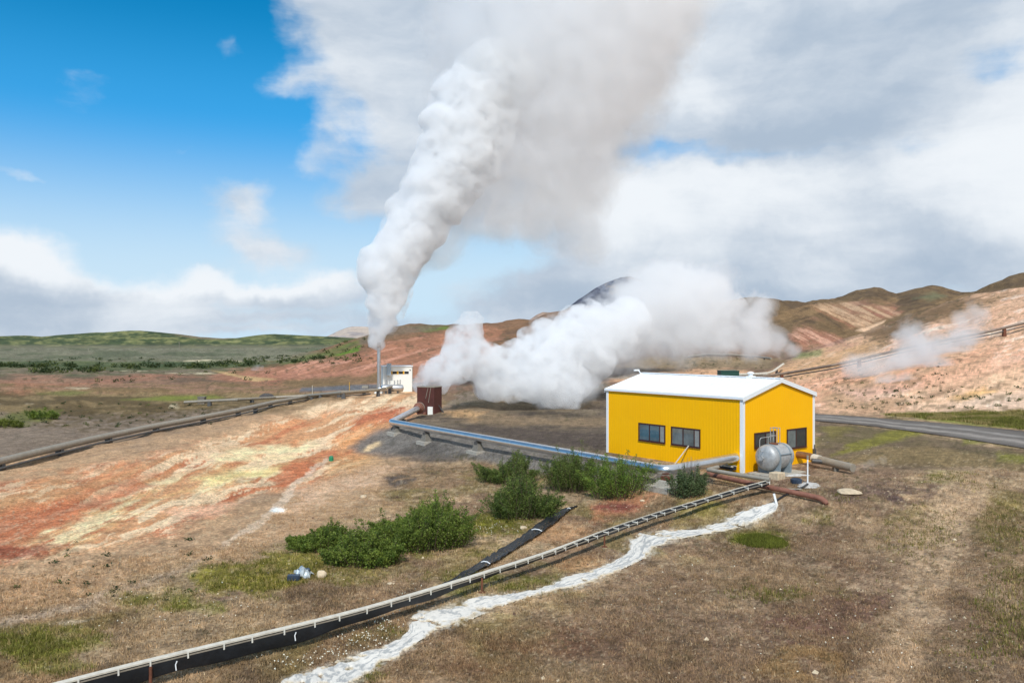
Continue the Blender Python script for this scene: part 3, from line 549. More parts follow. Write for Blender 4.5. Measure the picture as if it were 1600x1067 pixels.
zs = g0 + np.where(dist > .03, .022 + .02 * sstep(dist, .03, .3) + .012 * (fbm(V[:, 0] * 3.5, V[:, 1] * 3.5, 4, 367, .6) - .5) * .3 - .004 * sstep(rg, .86, .97), -.06)
c = np.tile(C(206, 200, 190), (len(V), 1)); c = lerp(c, C(124, 128, 130), sstep(rg, .82, .97) * sstep(dist, .15, .45) * .7); c = lerp(c, C(178, 164, 140), sstep(dist, .30, .05)); c = lerp(c, C(146, 146, 142), sstep(fbm(V[:, 0] * 6, V[:, 1] * 6, 4, 373, .65), .50, .70) * .35)
sheet('stream', V, zs, nr, nc, CRUST_M, c)
def crust_patch(u, v, ru, rv, name='mineral_crust'):
    q = ell(u, v, ru, rv, 22); ctr = G(u, v); pts = []
    for i, (a, b) in enumerate(q):
        k = .8 + .4 * vnoise(i * 1.7, u, 5); g = G(u + (a - u) * k, v + (b - v) * k); pts.append(g)
    vs = [(ctr.x, ctr.y, gz(ctr.x, ctr.y) + .04)] + [(g.x * .4 + ctr.x * .6, g.y * .4 + ctr.y * .6, gz(g.x * .4 + ctr.x * .6, g.y * .4 + ctr.y * .6) + .04) for g in pts] + [(g.x, g.y, gz(g.x, g.y) + .004) for g in pts]
    n = len(pts); fs = [(0, 1 + i, 1 + (i + 1) % n) for i in range(n)] + [(1 + i, 1 + n + i, 1 + n + (i + 1) % n, 1 + (i + 1) % n) for i in range(n)]
    o = MB().add(vs, fs).build(name, mat('white_crust', (198, 194, 188), .8, var=.25, vscale=4, bump=.4, dirt=(140, 124, 104), dscale=3, damt=.7), smooth=True); o['kind'] = 'structure'
crust_patch(1264, 758, 17, 5); crust_patch(1238, 742, 26, 2.2)
# ------------------------------------------------------------------ the yellow building
TH = 0.665; BW, BL, EV, RD = 6.95, 10.3, 4.0, 4.9
BO = Vector((12.43, 43.10, 0)); AX = Vector((math.cos(TH), math.sin(TH), 0)); AY = Vector((-math.sin(TH), math.cos(TH), 0))
def loc2w(x, y, z=0.0): return BO + AX * x + AY * y + Vector((0, 0, z))
def on_wall(u, v, gable):
    """local coordinates of picture point on the long wall (x = 0) or on the gable (y = 0)"""
    n = AY if gable else AX; d = px(u, v, 1.0) - Vector((0, 0, H)); o = Vector((0, 0, H))
    t = (BO - o).dot(n) / d.dot(n); q = o + d * t - BO
    return (q.dot(AX) if gable else q.dot(AY)), q.z
def ribbed(length, ztop, zbot, pitch=.20, depth=.006):
    """profiled sheet along +x, facing -y"""
    xs = []; x = 0.0
    while x < length - 1e-6:
        for dx, d in ((0, 0), (.10, 0), (.115, depth), (.165, depth), (.18, 0)):
            if x + dx < length: xs.append((x + dx, -d))
        x += pitch
    xs.append((length, 0)); b = MB(); vs = []; fs = []
    for i, (a, d) in enumerate(xs):
        vs += [(a, d, zbot), (a, d, ztop(a))]
        if i: fs.append((2 * i - 2, 2 * i, 2 * i + 1, 2 * i - 1))
    return b.add(vs, fs)
def roofz(x): return EV + (RD - EV) * (1 - abs(x - BW / 2) / (BW / 2))
def build_house():
    t = thing('yellow_building', 'bright yellow metal clad building with a white gabled roof in the foreground', 'building', BO, TH)
    w = ribbed(BW, lambda a: roofz(a) - .03, -.5).build('wall', M_YEL, t)                        # front gable
    w2 = ribbed(BL, lambda a: EV - .03, -.5).build('wall', M_YEL, t); w2.rotation_euler.z = -math.pi / 2; w2.location = (0, BL, 0)
    w3 = ribbed(BL, lambda a: EV - .03, -.5).build('wall', M_YEL, t); w3.rotation_euler.z = math.pi / 2; w3.location = (BW, 0, 0)
    w4 = ribbed(BW, lambda a: roofz(BW - a) - .03, -.5).build('wall', M_YEL, t); w4.rotation_euler.z = math.pi; w4.location = (BW, BL, 0)
    MB().box(.05, BW - .05, .05, BL - .05, -.6, .06).build('plinth', M_CONC, t)
    # roof: two slabs with low seams
    r = MB(); ov = .10; th = .09; sl = (RD - EV) / (BW / 2)
    for s in (0, 1):
        xe, xr = (-ov, BW / 2) if s == 0 else (BW + ov, BW / 2)
        ze, zr_ = EV - ov * sl, RD
        vs = [(xe, -ov, ze), (xr, -ov, zr_), (xr, BL + ov, zr_), (xe, BL + ov, ze), (xe, -ov, ze + th), (xr, -ov, zr_ + th), (xr, BL + ov, zr_ + th), (xe, BL + ov, ze + th)]
        r.add(vs, [(0, 1, 2, 3), (7, 6, 5, 4), (0, 4, 5, 1), (1, 5, 6, 2), (2, 6, 7, 3), (3, 7, 4, 0)])
        y = .25
        while y < BL:
            a = .02; r.add([(xe, y, ze + th), (xr, y, zr_ + th), (xr, y + .03, zr_ + th), (xe, y + .03, ze + th), (xe, y, ze + th + a), (xr, y, zr_ + th + a), (xr, y + .03, zr_ + th + a), (xe, y + .03, ze + th + a)], [(4, 5, 6, 7), (0, 1, 5, 4), (3, 7, 6, 2), (0, 4, 7, 3)]); y += .5
    roof = r.build('roof', M_WHITE, t)
    MB().box(BW / 2 - .2, BW / 2 + .2, 1.75, 2.15, RD + .02, RD + .16).lathe([(.02, RD + .16), (.13, RD + .16), (.13, RD + .3), (.2, RD + .3), (.2, RD + .36), (.05, RD + .42)], 14, Matrix.Translation((BW / 2, 1.95, 0))).build('roof_vent', M_WHITE, roof)
    MB().box(BW / 2 - .18, BW / 2 + .18, -ov - .01, BL + ov + .01, RD + th - .01, RD + th + .03).build('ridge_cap', M_WHITE, roof)
    MB().tube([(BW / 2 - .2, BL + .05, RD), (BW / 2 - .25, BL + .25, RD + .22)], .035, 8).box(-.22, .22, -.06, .06, -.05, .05, Matrix.Translation((BW / 2 - .4, BL + .3, RD + .27))).build('yard_lamp', M_WHITE, t)
    # corner trims and barge boards
    for (x, y) in ((-.03, -.03), (BW - .16, -.03), (-.03, BL - .16), (BW - .16, BL - .16)):
        MB().box(x, x + .19, y, y + .19, -.45, EV - .08).build('corner_trim', M_TRIM, t)
    for s in (0, 1):
        xe = -ov if s == 0 else BW + ov
        for y0 in (-ov - .025, BL + ov - .005):
            z0 = EV - ov * sl
            b = MB().add([(xe, y0, z0 - .14), (BW / 2, y0, RD - .14), (BW / 2, y0, RD + th + .01), (xe, y0, z0 + th + .01), (xe, y0 + .03, z0 - .14), (BW / 2, y0 + .03, RD - .14), (BW / 2, y0 + .03, RD + th + .01), (xe, y0 + .03, z0 + th + .01)],
                     [(0, 1, 2, 3), (7, 6, 5, 4), (0, 4, 5, 1), (3, 2, 6, 7), (0, 3, 7, 4), (1, 5, 6, 2)]); b.build('barge_board', M_TRIM, t)
        MB().box(xe - .03 if s == 0 else xe, xe if s == 0 else xe + .03, -ov, BL + ov, EV - ov * sl - .03, EV - ov * sl + th + .012).build('eave_trim', M_TRIM, t)
    # windows
    def window(gable, c, divs, panes):
        P = [on_wall(u, v, gable) for u, v in c]; a0 = (P[0][0] + P[3][0]) / 2; a1 = (P[1][0] + P[2][0]) / 2; z1 = (P[0][1] + P[1][1]) / 2; z0 = (P[2][1] + P[3][1]) / 2
        if a0 > a1: a0, a1 = a1, a0; divs = [1 - d for d in reversed(divs)]; panes = panes[::-1]
        fw = .07; f = MB(); d0, d1 = -.055, -.0155
        def bar(x0, x1, zz0, zz1, da=d0): f.box(x0, x1, da, d1, zz0, zz1)
        bar(a0, a1, z1 - fw, z1); bar(a0, a1, z0, z0 + fw); bar(a0, a0 + fw, z0 + fw, z1 - fw); bar(a1 - fw, a1, z0 + fw, z1 - fw)
        for d in divs: x = a0 + (a1 - a0) * d; bar(x - .03, x + .03, z0 + fw, z1 - fw)
        o = f.build('window', M_FRAME, t)
        MB().box(a0 - .02, a1 + .02, d0 - .03, d0 + .005, z0 - .025, z0 + .004).build('sill', M_FRAME, o)
        ed = [a0 + fw] + [a0 + (a1 - a0) * d for d in divs] + [a1 - fw]
        for i, m in enumerate(panes): MB().box(ed[i] + .02, ed[i + 1] - .02, -.028, -.018, z0 + fw - .01, z1 - fw + .01).build('pane', m, o)
        if not gable: o.rotation_euler.z = -math.pi / 2; o.location = (0, 0, 0); o.scale = (1, 1, 1)
        return o
    g1 = M_GLASS; g2 = mat('pane_with_blind', (148, 150, 146), .15, var=.2, vscale=.8, spec=.7); g3 = mat('open_dark_pane', (56, 60, 62), .1, spec=.7); gb = mat('bluish_pane', (66, 96, 108), .08, var=.3, vscale=.7, spec=.8)
    # on the long wall local y runs to the left of the picture: build along -y
    def longwin(c, divs, panes):
        P = [on_wall(u, v, False) for u, v in c]
        z1 = (P[0][1] + P[1][1]) / 2; z0 = (P[2][1] + P[3][1]) / 2; yl = (P[0][0] + P[3][0]) / 2; yr = (P[1][0] + P[2][0]) / 2; wd = yl - yr
        f = MB(); fw = .07; d0, d1 = -.055, -.0155
        f.box(0, wd, d0, d1, z1 - fw, z1).box(0, wd, d0, d1, z0, z0 + fw).box(0, fw, d0, d1, z0 + fw, z1 - fw).box(wd - fw, wd, d0, d1, z0 + fw, z1 - fw)
        for d in divs: f.box(wd * d - .03, wd * d + .03, d0, d1, z0 + fw, z1 - fw)
        o = f.build('window', M_FRAME, t); o.rotation_euler.z = -math.pi / 2; o.location = (0, yl, 0)
        MB().box(-.02, wd + .02, d0 - .03, d0 + .005, z0 - .025, z0 + .004).build('sill', M_FRAME, o)
        ed = [fw] + [wd * d for d in divs] + [wd - fw]
        for i, m in enumerate(panes): MB().box(ed[i] + .02, ed[i + 1] - .02, -.028, -.018, z0 + fw - .01, z1 - fw + .01).build('pane', m, o)
    longwin([(998, 660), (1040, 664.5), (1040, 693), (998.5, 687.5)], [.42, .8], [gb, gb, g2])
    longwin([(1048.8, 665.5), (1094.5, 671), (1095, 700.5), (1049.5, 694)], [.42, .8], [g1, g1, g2])
    window(True, [(1178, 675.5), (1211.5, 673.5), (1211.5, 697), (1178, 700)], [.52], [g3, g1])
    window(True, [(1228.5, 669.5), (1259.3, 668.4), (1259.5, 697.8), (1229, 701.5)], [.46], [g1, g3])
    MB().box(BW - .2, BW - .04, -.16, -.02, .05, .75).tube([(BW - .12, -.1, .75), (BW - .12, -.1, 1.0)], .03, 8).build('meter_box', M_DKPIPE, t)
    return t
build_house()

# ------------------------------------------------------------------ steel tank before the gable
def build_tank():
    c = loc2w(1.28, -1.12); R = .68; L = 1.45
    t = thing('steel_tank', 'weathered grey steel tank lying on two saddles before the yellow gable', 'tank', (c.x, c.y, .06), TH)
    A = Matrix.Translation((0, 0, R + .17)) @ Matrix.Rotation(math.pi / 2, 4, 'Y')
    MB().lathe([(R, -L / 2), (R, L / 2)], 40, A).build('shell', M_GALV, t, True)
    for s in (-1, 1):
        pr = [(R * math.cos(a), s * (L / 2 + .34 * math.sin(a))) for a in np.linspace(0, math.pi / 2 - .02, 10)]
        if s < 0: pr = pr[::-1]
        MB().lathe(pr, 40, A).build('dome_end', M_GALV, t, True)
        MB().lathe([(R, s * .50 - .05), (R + .025, s * .50 - .05), (R + .025, s * .50 + .05), (R, s * .50 + .05)], 40, A).build('band', M_SADDLE, t)
        sx = s * .50; b = MB(); zt_ = R + .17; n = 10
        vs = []; 
        for d in (-.09, .09):
            vs += [(sx + d, -.62, -.06), (sx + d, .62, -.06)] + [(sx + d, R * 1.02 * math.cos(a), zt_ + R * 1.02 * math.sin(a)) for a in np.linspace(-.12, -math.pi + .12, n)]
        m = n + 2; fs = [tuple(range(m)), tuple(range(2 * m - 1, m - 1, -1))] + [(i, (i + 1) % m, m + (i + 1) % m, m + i) for i in range(m)]
        b.add(vs, fs).build('saddle', M_SADDLE, t)
    # fittings
    MB().tube([(-L / 2 - .33, 0, R + .17), (-L / 2 - .52, 0, R + .17)], .07, 12).lathe([(.02, -.03), (.13, -.03), (.13, .03), (.02, .03)], 14, Matrix.Translation((-L / 2 - .52, 0, R + .17)) @ Matrix.Rotation(math.pi / 2, 4, 'Y')).build('nozzle', M_GALV, t, True)
    MB().lathe([(.02, 0), (.24, 0), (.24, .07), (.02, .07)], 20, Matrix.Translation((-.12, 0, 2 * R + .15))).build('manhole', M_RUSTD, t, True)
    g = MB(); zt_ = 2 * R + .17
    for y in (-.2, .2):
        g.tube([(-.1, y, zt_ - .08), (-.1, y, zt_ + .85), (.16, y, zt_ + .85), (.16, y, zt_ - .08)], .018, 6)
    g.tube([(-.1, -.2, zt_ + .85), (-.1, .2, zt_ + .85)], .018, 6).tube([(.16, -.2, zt_ + .85), (.16, .2, zt_ + .85)], .018, 6).tube([(-.1, -.2, zt_ + .45), (-.1, .2, zt_ + .45)], .018, 6)
    g.tube([(-.1, 0, zt_ + .42), (-1.25, 0, zt_ + .40), (-1.36, 0, zt_ + .30), (-1.36, 0, zt_ - .22), (-1.25, 0, zt_ - .32), (-1.0, 0, zt_ - .32)], .018, 6)
    g.tube([(-.6, 0, zt_ - .05), (-.6, 0, zt_ + .41)], .014, 6)
    g.build('guard_rail', M_GALV, t)
    MB().tube([(-.5, -R - .02, R + .37), (.5, -R - .02, R + .37)], .03, 8).tube([(.5, -R - .02, R + .37), (.5, -R - .02, .55)], .025, 8).build('pipe_fitting', M_SADDLE, t)
build_tank()
p = loc2w(1.35, -1.15)
MB().box(-1.35, 1.5, -.85, .8, -.35, .07, Matrix.Translation((p.x, p.y, 0)) @ Matrix.Rotation(TH, 4, 'Z')).build('concrete_slab', M_CONC, bevel=.02)
tag(bpy.data.objects['concrete_slab'], 'low concrete slab carrying the grey steel tank', 'slab')
q = G(1214, 748); tag(MB().box(-.35, .35, -.3, .3, -.3, .34, Matrix.Translation(q) @ Matrix.Rotation(TH, 4, 'Z'), .03).build('concrete_block', M_ROCK, bevel=.03), 'pale square concrete block at the foot of the steel tank', 'block')

# ------------------------------------------------------------------ silver pipeline along the yard
def pedestal(u, v, ztop, label, w=.75, rz=0.0, lean=.16):
    g = G(u, v); t = thing('pipe_pedestal', label, 'pedestal', (g.x, g.y, gz(g.x, g.y)), rz, 'concrete pedestals under the silver pipe')
    h = ztop - t.location.z - .14
    MB().box(-w / 2, w / 2, -w * .38, w * .38, -.3, h, None, lean * .7).build('concrete_foot', M_CONCD, t, bevel=.02)
    MB().box(-w * .55, w * .55, -w * .5, w * .5, -.25, .08).build('footing', M_CONC, t)
    b = MB(); vs = []; n = 9
    for d in (-.08, .08):
        vs += [(d, -.2, h - .02), (d, .2, h - .02)] + [(d, .27 * math.cos(a), h + .40 + .27 * math.sin(a)) for a in np.linspace(-.5, -math.pi + .5, n)]
    m = n + 2; b.add(vs, [tuple(range(m)), tuple(range(2 * m - 1, m - 1, -1))] + [(i, (i + 1) % m, m + (i + 1) % m, m + i) for i in range(m)]).build('saddle', M_DKPIPE, t)
    return t
def silver_pipe():
    t = thing('silver_pipe', 'shiny insulated steel pipe on pedestals running from brown silencer to yellow building', 'pipeline', (0, 60, 0))
    A = G(655, 637, .9); B = G(611, 659.5, .75); Cc = G(1041, 735, .80)
    s, z = on_wall(1150, 718, False); Dd = loc2w(-.0, s, .78)
    # corner points with short bends
    def bend(a, b, c, r):
        d1 = (a - b).normalized(); d2 = (c - b).normalized(); p0 = b + d1 * r; p2 = b + d2 * r
        return [p0 * (1 - k) ** 2 + b * 2 * k * (1 - k) + p2 * k * k for k in np.linspace(0, 1, 6)]
    o = Vector((0, 60, 0)); pts = [A] + bend(A, B, Cc, .45) + bend(B, Cc, Dd, .5) + [Dd + AX * .1]
    MB().tube([q - o for q in pts], .25, 22).build('pipe_run', M_STEEL, t, True)
    for (a, b, n) in ((B, Cc, 9), (Cc, Dd, 2)):
        for i in range(1, n):
            q = a.lerp(b, i / n); dr = (b - a).normalized(); MB().tube([q - dr * .03 - o, q + dr * .03 - o], .256, 22).build('joint_band', M_STEEL, t, True)
    MB().tube([Dd - AX * .03 - o, Dd + AX * .02 - o], .33, 20).build('wall_collar', M_YEL, t, True)
    rz = math.atan2(Cc.y - B.y, Cc.x - B.x)
    line = lambda u: B.lerp(Cc, max(0, min(1, (lambda k: k)(u))))
    for frac, lab in ((.03, 'stained concrete pedestal under the far bend of the silver pipe'), (.19, 'stained concrete pedestal second along the silver pipe from its far bend'), (.425, 'stained concrete pedestal halfway along the silver pipe with pale rubble at its foot')):
        q = B.lerp(Cc, frac); u = U0 + F * q.x / q.y; g = gz(q.x, q.y); w = thing('pipe_pedestal', lab, 'pedestal', (q.x, q.y, g), rz, 'concrete pedestals under the silver pipe')
        h = q.z - .25 - g; W = .85
        MB().box(-W / 2, W / 2, -.34, .34, -.3, h - .16, None, .17).build('concrete_foot', M_CONCD, w, bevel=.02)
        MB().box(-.16, .16, -.2, .2, h - .2, h - .02).build('saddle', M_DKPIPE, w); MB().box(-.62, .62, -.52, .52, -.3, .05).build('footing', M_CONC, w)
    q = Cc; g = gz(q.x, q.y); w = thing('pipe_pedestal', 'pale tapered concrete pedestal under the near bend of the silver pipe', 'pedestal', (q.x, q.y, g), rz, 'concrete pedestals under the silver pipe'); h = q.z - .25 - g
    MB().box(-.62, .62, -.5, .5, -.4, h - .22, None, .2).build('concrete_foot', M_CONC, w, bevel=.03); MB().box(-.85, .75, -.75, .65, -.4, .06).build('footing', M_CONC, w)
    MB().box(-.22, .22, -.18, .18, h - .24, h - .04).tube([(-.3, 0, h - .1), (.36, 0, h - .1)], .06, 10).build('saddle', M_RUSTD, w)
    # pedestal behind the short leg
    q = A.lerp(B, .62); g = gz(q.x, q.y); w = thing('pipe_pedestal', 'dark stained pedestal under the short leg of silver pipe near the silencer', 'pedestal', (q.x, q.y, g), rz, 'concrete pedestals under the silver pipe'); h = q.z - .25 - g
    MB().box(-.4, .4, -.3, .3, -.3, h - .14, None, .1).build('concrete_foot', M_CONCD, w, bevel=.02); MB().box(-.15, .15, -.2, .2, h - .18, h - .02).build('saddle', M_DKPIPE, w)
    return A, B
SA, SB = silver_pipe()

# ------------------------------------------------------------------ brown silencer box
def silencer():
    d = 78.0; k = d / F
    y0 = d; c = px(671, 645, d); g = gz(c.x, c.y) - .05; rz = math.radians(-24)
    t = thing('steam_silencer', 'dark brown clad silencer box with open top pouring out white steam', 'silencer', (c.x, c.y, g), rz)
    W, D, h = 1.9, 1.5, 2.65 - g
    vs = lambda z: z
    for (x0, x1, y0_, y1_) in ((-W / 2, W / 2, -D / 2, -D / 2 + .1), (-W / 2, W / 2, D / 2 - .1, D / 2), (-W / 2, -W / 2 + .1, -D / 2 + .1, D / 2 - .1), (W / 2 - .1, W / 2, -D / 2 + .1, D / 2 - .1)):
        b = MB().box(x0, x1, y0_, y1_, -.3, h)
        n = int(max(x1 - x0, y1_ - y0_) / .16)
        for i in range(n):
            if x1 - x0 > .5: a = x0 + .08 + i * .16; yy = y0_ - .02 if y0_ < 0 else y1_; b.box(a, a + .05, yy, yy + .02, -.3, h - .1)
            else: a = y0_ + .05 + i * .16; xx = x0 - .02 if x0 < 0 else x1; b.box(xx, xx + .02, a, a + .05, -.3, h - .1)
        b.build('cladding', M_BROWN, t)
    MB().box(-W / 2 - .04, W / 2 + .04, -D / 2 - .04, -D / 2 + .12, h, h + .08).box(-W / 2 - .04, W / 2 + .04, D / 2 - .12, D / 2 + .04, h, h + .08).box(-W / 2 - .04, -W / 2 + .12, -D / 2 + .12, D / 2 - .12, h, h + .08).box(W / 2 - .12, W / 2 + .04, -D / 2 + .12, D / 2 - .12, h, h + .08).build('rim', M_BEIGE, t)
    pan = MB().box(.28, .82, -D / 2 - .08, -D / 2 - .02, .02, .82)
    for i in range(5): pan.box(.33 + i * .1, .35 + i * .1, -D / 2 - .095, -D / 2 - .08, .08, .76)
    pan.build('hatch_panel', M_SHED, t)
    MB().tube([(.6, -D / 2 - .05, h - .03), (.35, -D / 2 - .06, 1.2)], .03, 6).tube([(.3, -D / 2 - .05, h - .05), (.05, -D / 2 - .06, 1.6)], .03, 6).build('drip_streak', M_BEIGE, t)
    MB().box(-.1, .14, -D / 2 - .28, -D / 2 - .03, -.2, .28).build('drain_block', M_RUST, t, bevel=.03)
    MB().tube([(W / 2 - .05, .1, 1.0), (W / 2 + .75, .1, .0)], .04, 6).tube([(W / 2 - .05, .4, .6), (W / 2 + .55, .4, 0)], .04, 6).build('brace', M_DKPIPE, t)
    # inlet collar where the silver pipe comes in
    M = t.matrix_world if False else Matrix.Translation(t.location) @ Matrix.Rotation(rz, 4, 'Z')
    a = M.inverted() @ SA; b = M.inverted() @ SB; dr = (a - b).normalized()
    MB().tube([a - dr * .95, a - dr * .55], .3, 18, rs=[.27, .4]).tube([a - dr * .55, a + dr * .25], .44, 18).tube([a - dr * .25, a - dr * .12], .5, 18).build('inlet_collar', M_RUST, t, True)
    MB().tube([a - dr * .03, a + dr * .06], .52, 18).build('flange', M_BEIGE, t, True)
silencer()

# ------------------------------------------------------------------ stack, shed and separator at the far plant
SY = 113.0
def far_plant():
    c = px(592, 607, SY); g = gz(c.x, c.y)
    t = thing('vent_stack', 'tall thin steel stack blowing a white steam column beside the white shed', 'chimney', (c.x, c.y, g))
    ht = px(592, 535, SY).z - g
    MB().tube([(0, 0, .2), (0, 0, ht - .75)], .24, 18).build('stack_pipe', M_STEEL, t, True); MB().tube([(0, 0, ht - .76), (0, 0, ht)], .27, 18).build('stack_tip', M_RUSTD, t, True)
    MB().box(-.55, .55, -.55, .55, -.3, .22).build('base_plate', M_SHED, t); MB().tube([(-.2, 0, .2), (-.2, 0, 1.5)], .1, 10).build('side_pipe', M_BEIGE, t, True)
    d = SY + 4; w = px(622, 607, d); g2 = gz(w.x, w.y); k = d / F
    s = thing('white_shed', 'small white flat roofed shed with three dark windows between yellow panels', 'shed', (w.x, w.y, g2), math.radians(14))
    X0, X1 = -23.5 * k, 22 * k; Hs = px(622, 573, d).z - g2
    MB().box(X0, X1, 0, 3.2, -.4, Hs).build('wall', M_SHED, s); MB().box(X0 - .12, X1 + .12, -.12, 3.3, Hs, Hs + .14).build('roof', M_WHITE, s)
    wx = [-8.5, 1, 9.5]
    for i, a in enumerate((-8.5, 1.0, 10.0)):
        o = MB().box(a * k, (a + 6.5) * k, -.035, -.004, Hs - 1.05, Hs - .68).build('window', M_DARK, s); MB().box((a - .3) * k, (a + 6.8) * k, -.05, -.003, Hs - 1.09, Hs - 1.05).build('sill', M_SHED, o)
        MB().box((a - 2.9) * k, (a - .35) * k, -.03, -.004, Hs - 1.10, Hs - .62).build('panel', M_YPAN, s)
    MB().box((X0 + .55), X0 + 1.12, -.7, -.15, Hs - 1.2, Hs + .42).box(X0 + .5, X0 + 1.17, -.75, -.1, Hs + .42, Hs + .5).build('air_duct', M_BLUEG, s)
    MB().tube([(X1 + .05, .1, 0), (X1 + .05, .1, Hs + .55)], .035, 6).build('mast', M_BEIGE, s); MB().lathe([(.02, -.03), (.09, -.03), (.09, .03), (.02, .03)], 10, Matrix.Translation((X1 - .3, -.03, Hs - .5)) @ Matrix.Rotation(math.pi / 2, 4, 'X')).build('lamp', M_DARK, s)
    # separator drum
    e = px(613, 604, SY - .5); g3 = gz(e.x, e.y); k = SY / F
    q = thing('steam_separator', 'shiny horizontal steel drum with valves in front of the white shed', 'tank', (e.x, e.y, g3), math.radians(6))
    R = .52; L = 31 * k; Mx = Matrix.Translation((0, 0, .75)) @ Matrix.Rotation(math.pi / 2, 4, 'Y')
    pr = [(.03, -L / 2 - .2), (R * .6, -L / 2 - .14), (R * .9, -L / 2 - .05), (R, -L / 2 + .08), (R, L / 2 - .08), (R * .9, L / 2 + .05), (R * .6, L / 2 + .14), (.03, L / 2 + .2)]
    MB().lathe(pr, 26, Mx).build('drum', M_STEEL, q, True)
    for x in (-.9, .75): MB().box(x - .12, x + .12, -.4, .4, -.3, .5).build('saddle', M_DKPIPE, q)
    for x in (-.85, -.35, .3, .75, 1.1):
        v = MB().tube([(x, 0, 1.2), (x, 0, 1.75 + .2 * vnoise(x * 9, 1))], .05, 8).lathe([(.02, 0), (.13, 0), (.13, .05), (.02, .05)], 12, Matrix.Translation((x, 0, 1.78))).box(x - .1, x + .1, -.08, .08, 1.42, 1.6)
        v.build('valve', M_GALV, q)
    MB().tube([(-L / 2 - .15, 0, .75), (-L / 2 - .5, 0, .75), (-L / 2 - .62, 0, .6), (-L / 2 - .62, 0, -.1)], .14, 12).build('outlet_pipe', M_STEEL, q, True)
far_plant()
tag(MB().box(-.5, .5, -.4, .4, -.1, .35, Matrix.Translation(G(571, 606)), .05).build('valve_pit', M_BEIGE), 'low pale cover beside the foot of the vent stack', 'cover')

# ------------------------------------------------------------------ long pipelines
def pipeline(name, label, pts, r, m, sup=None, smat=None, second=None, n=14, sup_w=.5, group=None, hov=None):
    """pts: list of (u, v) for the pipe axis with a height above ground"""
    P = [G(u, v, h) for (u, v, h) in pts]; Q = []
    for a, b in zip(P[:-1], P[1:]):
        for k in range(6): Q.append(a.lerp(b, k / 6))
    Q.append(P[-1]); o = Vector((Q[0].x, Q[0].y, gz(Q[0].x, Q[0].y)))
    t = thing(name, label, 'pipeline', o, 0, group)
    MB().tube([q - o for q in Q], r, n).build('pipe_run', m, t, True)
    if second:
        dx, dz, r2, m2 = second
        MB().tube([Vector((q.x + dx, q.y, min(q.z + dz, q.z))) - o for q in Q], r2, 10).build('lower_pipe', m2, t, True)
    if sup:
        cum = [0.0]
        for a, b in zip(Q[:-1], Q[1:]): cum.append(cum[-1] + (b - a).length)
        s = sup * .5
        while s < cum[-1]:
            i = max(j for j in range(len(cum)) if cum[j] <= s); f = (s - cum[i]) / max(cum[min(i + 1, len(cum) - 1)] - cum[i], 1e-6); q = Q[i].lerp(Q[min(i + 1, len(Q) - 1)], f)
            g = gz(q.x, q.y); MB().box(-sup_w / 2, sup_w / 2, -sup_w / 2, sup_w / 2, -.4, max(q.z - r * .6 - g, .05), Matrix.Translation(Vector((q.x, q.y, g)) - o), .06).build('support', smat or M_CONCD, t); s += sup
    return t
pipeline('transmission_pipe', 'long grey insulated pipe crossing the plain at left towards the stack', [(-330, 800, .55), (-100, 747, .55), (0, 721, .55), (60, 706, .55), (140, 687, .55), (230, 668, .55), (300, 655, .55), (370, 641.5, .55), (430, 628, .55), (480, 619.5, .5), (530, 614.5, .5), (575, 611, .5)], .24, M_BEIGE, 6.5, M_DKPIPE, (.32, -.36, .08, M_DKPIPE), 18)
pipeline('feeder_pipe', 'thin pale pipe with a valve box joining the long grey pipe', [(288, 628.5, .5), (315, 627, .5), (370, 624.5, .5), (430, 621, .5), (480, 618, .6), (535, 613, .8), (590, 609, .9), (622, 602, 1.0), (646, 594, 1.0)], .17, M_BEIGE, 7.0, M_DKPIPE)
g = G(315.5, 631); tag(MB().box(-.42, .42, -.35, .35, -.2, .85, Matrix.Translation(g)).box(-.48, .48, -.4, .4, .85, .93, Matrix.Translation(g)).build('valve_box', M_CONCD), 'small grey valve box astride the thin pale pipe at left', 'box')
pipeline('hillside_pipe', 'brown grey pipe on posts climbing the orange hillside at right', [(1172, 591, .9), (1230, 583, 1.0), (1300, 571, 1.2), (1345, 561, 1.3), (1400, 547.5, 1.3), (1450, 537, 1.3), (1500, 527, 1.3), (1550, 517, 1.3), (1600, 505, 1.3), (1700, 482, 1.3), (1850, 452, 1.3)], .22, mat('brown_pipe', (128, 112, 98), .6, .2, var=.15), 15, M_RUSTD, (.0, -.55, .10, M_DKPIPE), 14, .55)
pipeline('valley_pipe', 'thin pale pipe on the brown ground behind the steam and the building', [(1075, 557, .5), (1105, 553.5, .5), (1140, 554, .5), (1175, 556.5, .5), (1205, 560, .5)], .32, M_BEIGE, 20, M_DKPIPE)
pipeline('cream_pipe', 'cream pipe rising from the green container behind the yellow roof', [(1136, 586, 1.2), (1198, 584, 1.2), (1208, 580.5, 1.2), (1224, 569, 1.2)], .24, M_WOOD, 14, M_DKPIPE)
pipeline('slope_pipe', 'short pale pipe slanting out of the steam behind the silencer yard', [(862, 582, .5), (888, 570, .5)], .22, M_BEIGE, 12, M_DKPIPE)
gc = px(1141, 583, 112); g = gz(gc.x, gc.y); k = 112 / F
t = thing('green_container', 'dark green container showing just above the white roof ridge', 'container', (gc.x, gc.y, g)); zt_ = px(1141, 580, 112).z - g
b = MB().box(-14 * k, 14 * k, 0, 2.2, -.5, zt_)
for i in range(14): b.box(-13.6 * k + i * 2 * k, -12.9 * k + i * 2 * k, -.05, 0, 0, zt_ - .15)
b.build('body', M_GREEN, t); MB().box(-14.4 * k, 14.4 * k, -.08, 2.28, zt_, zt_ + .08).build('lid', M_GREEN, t)

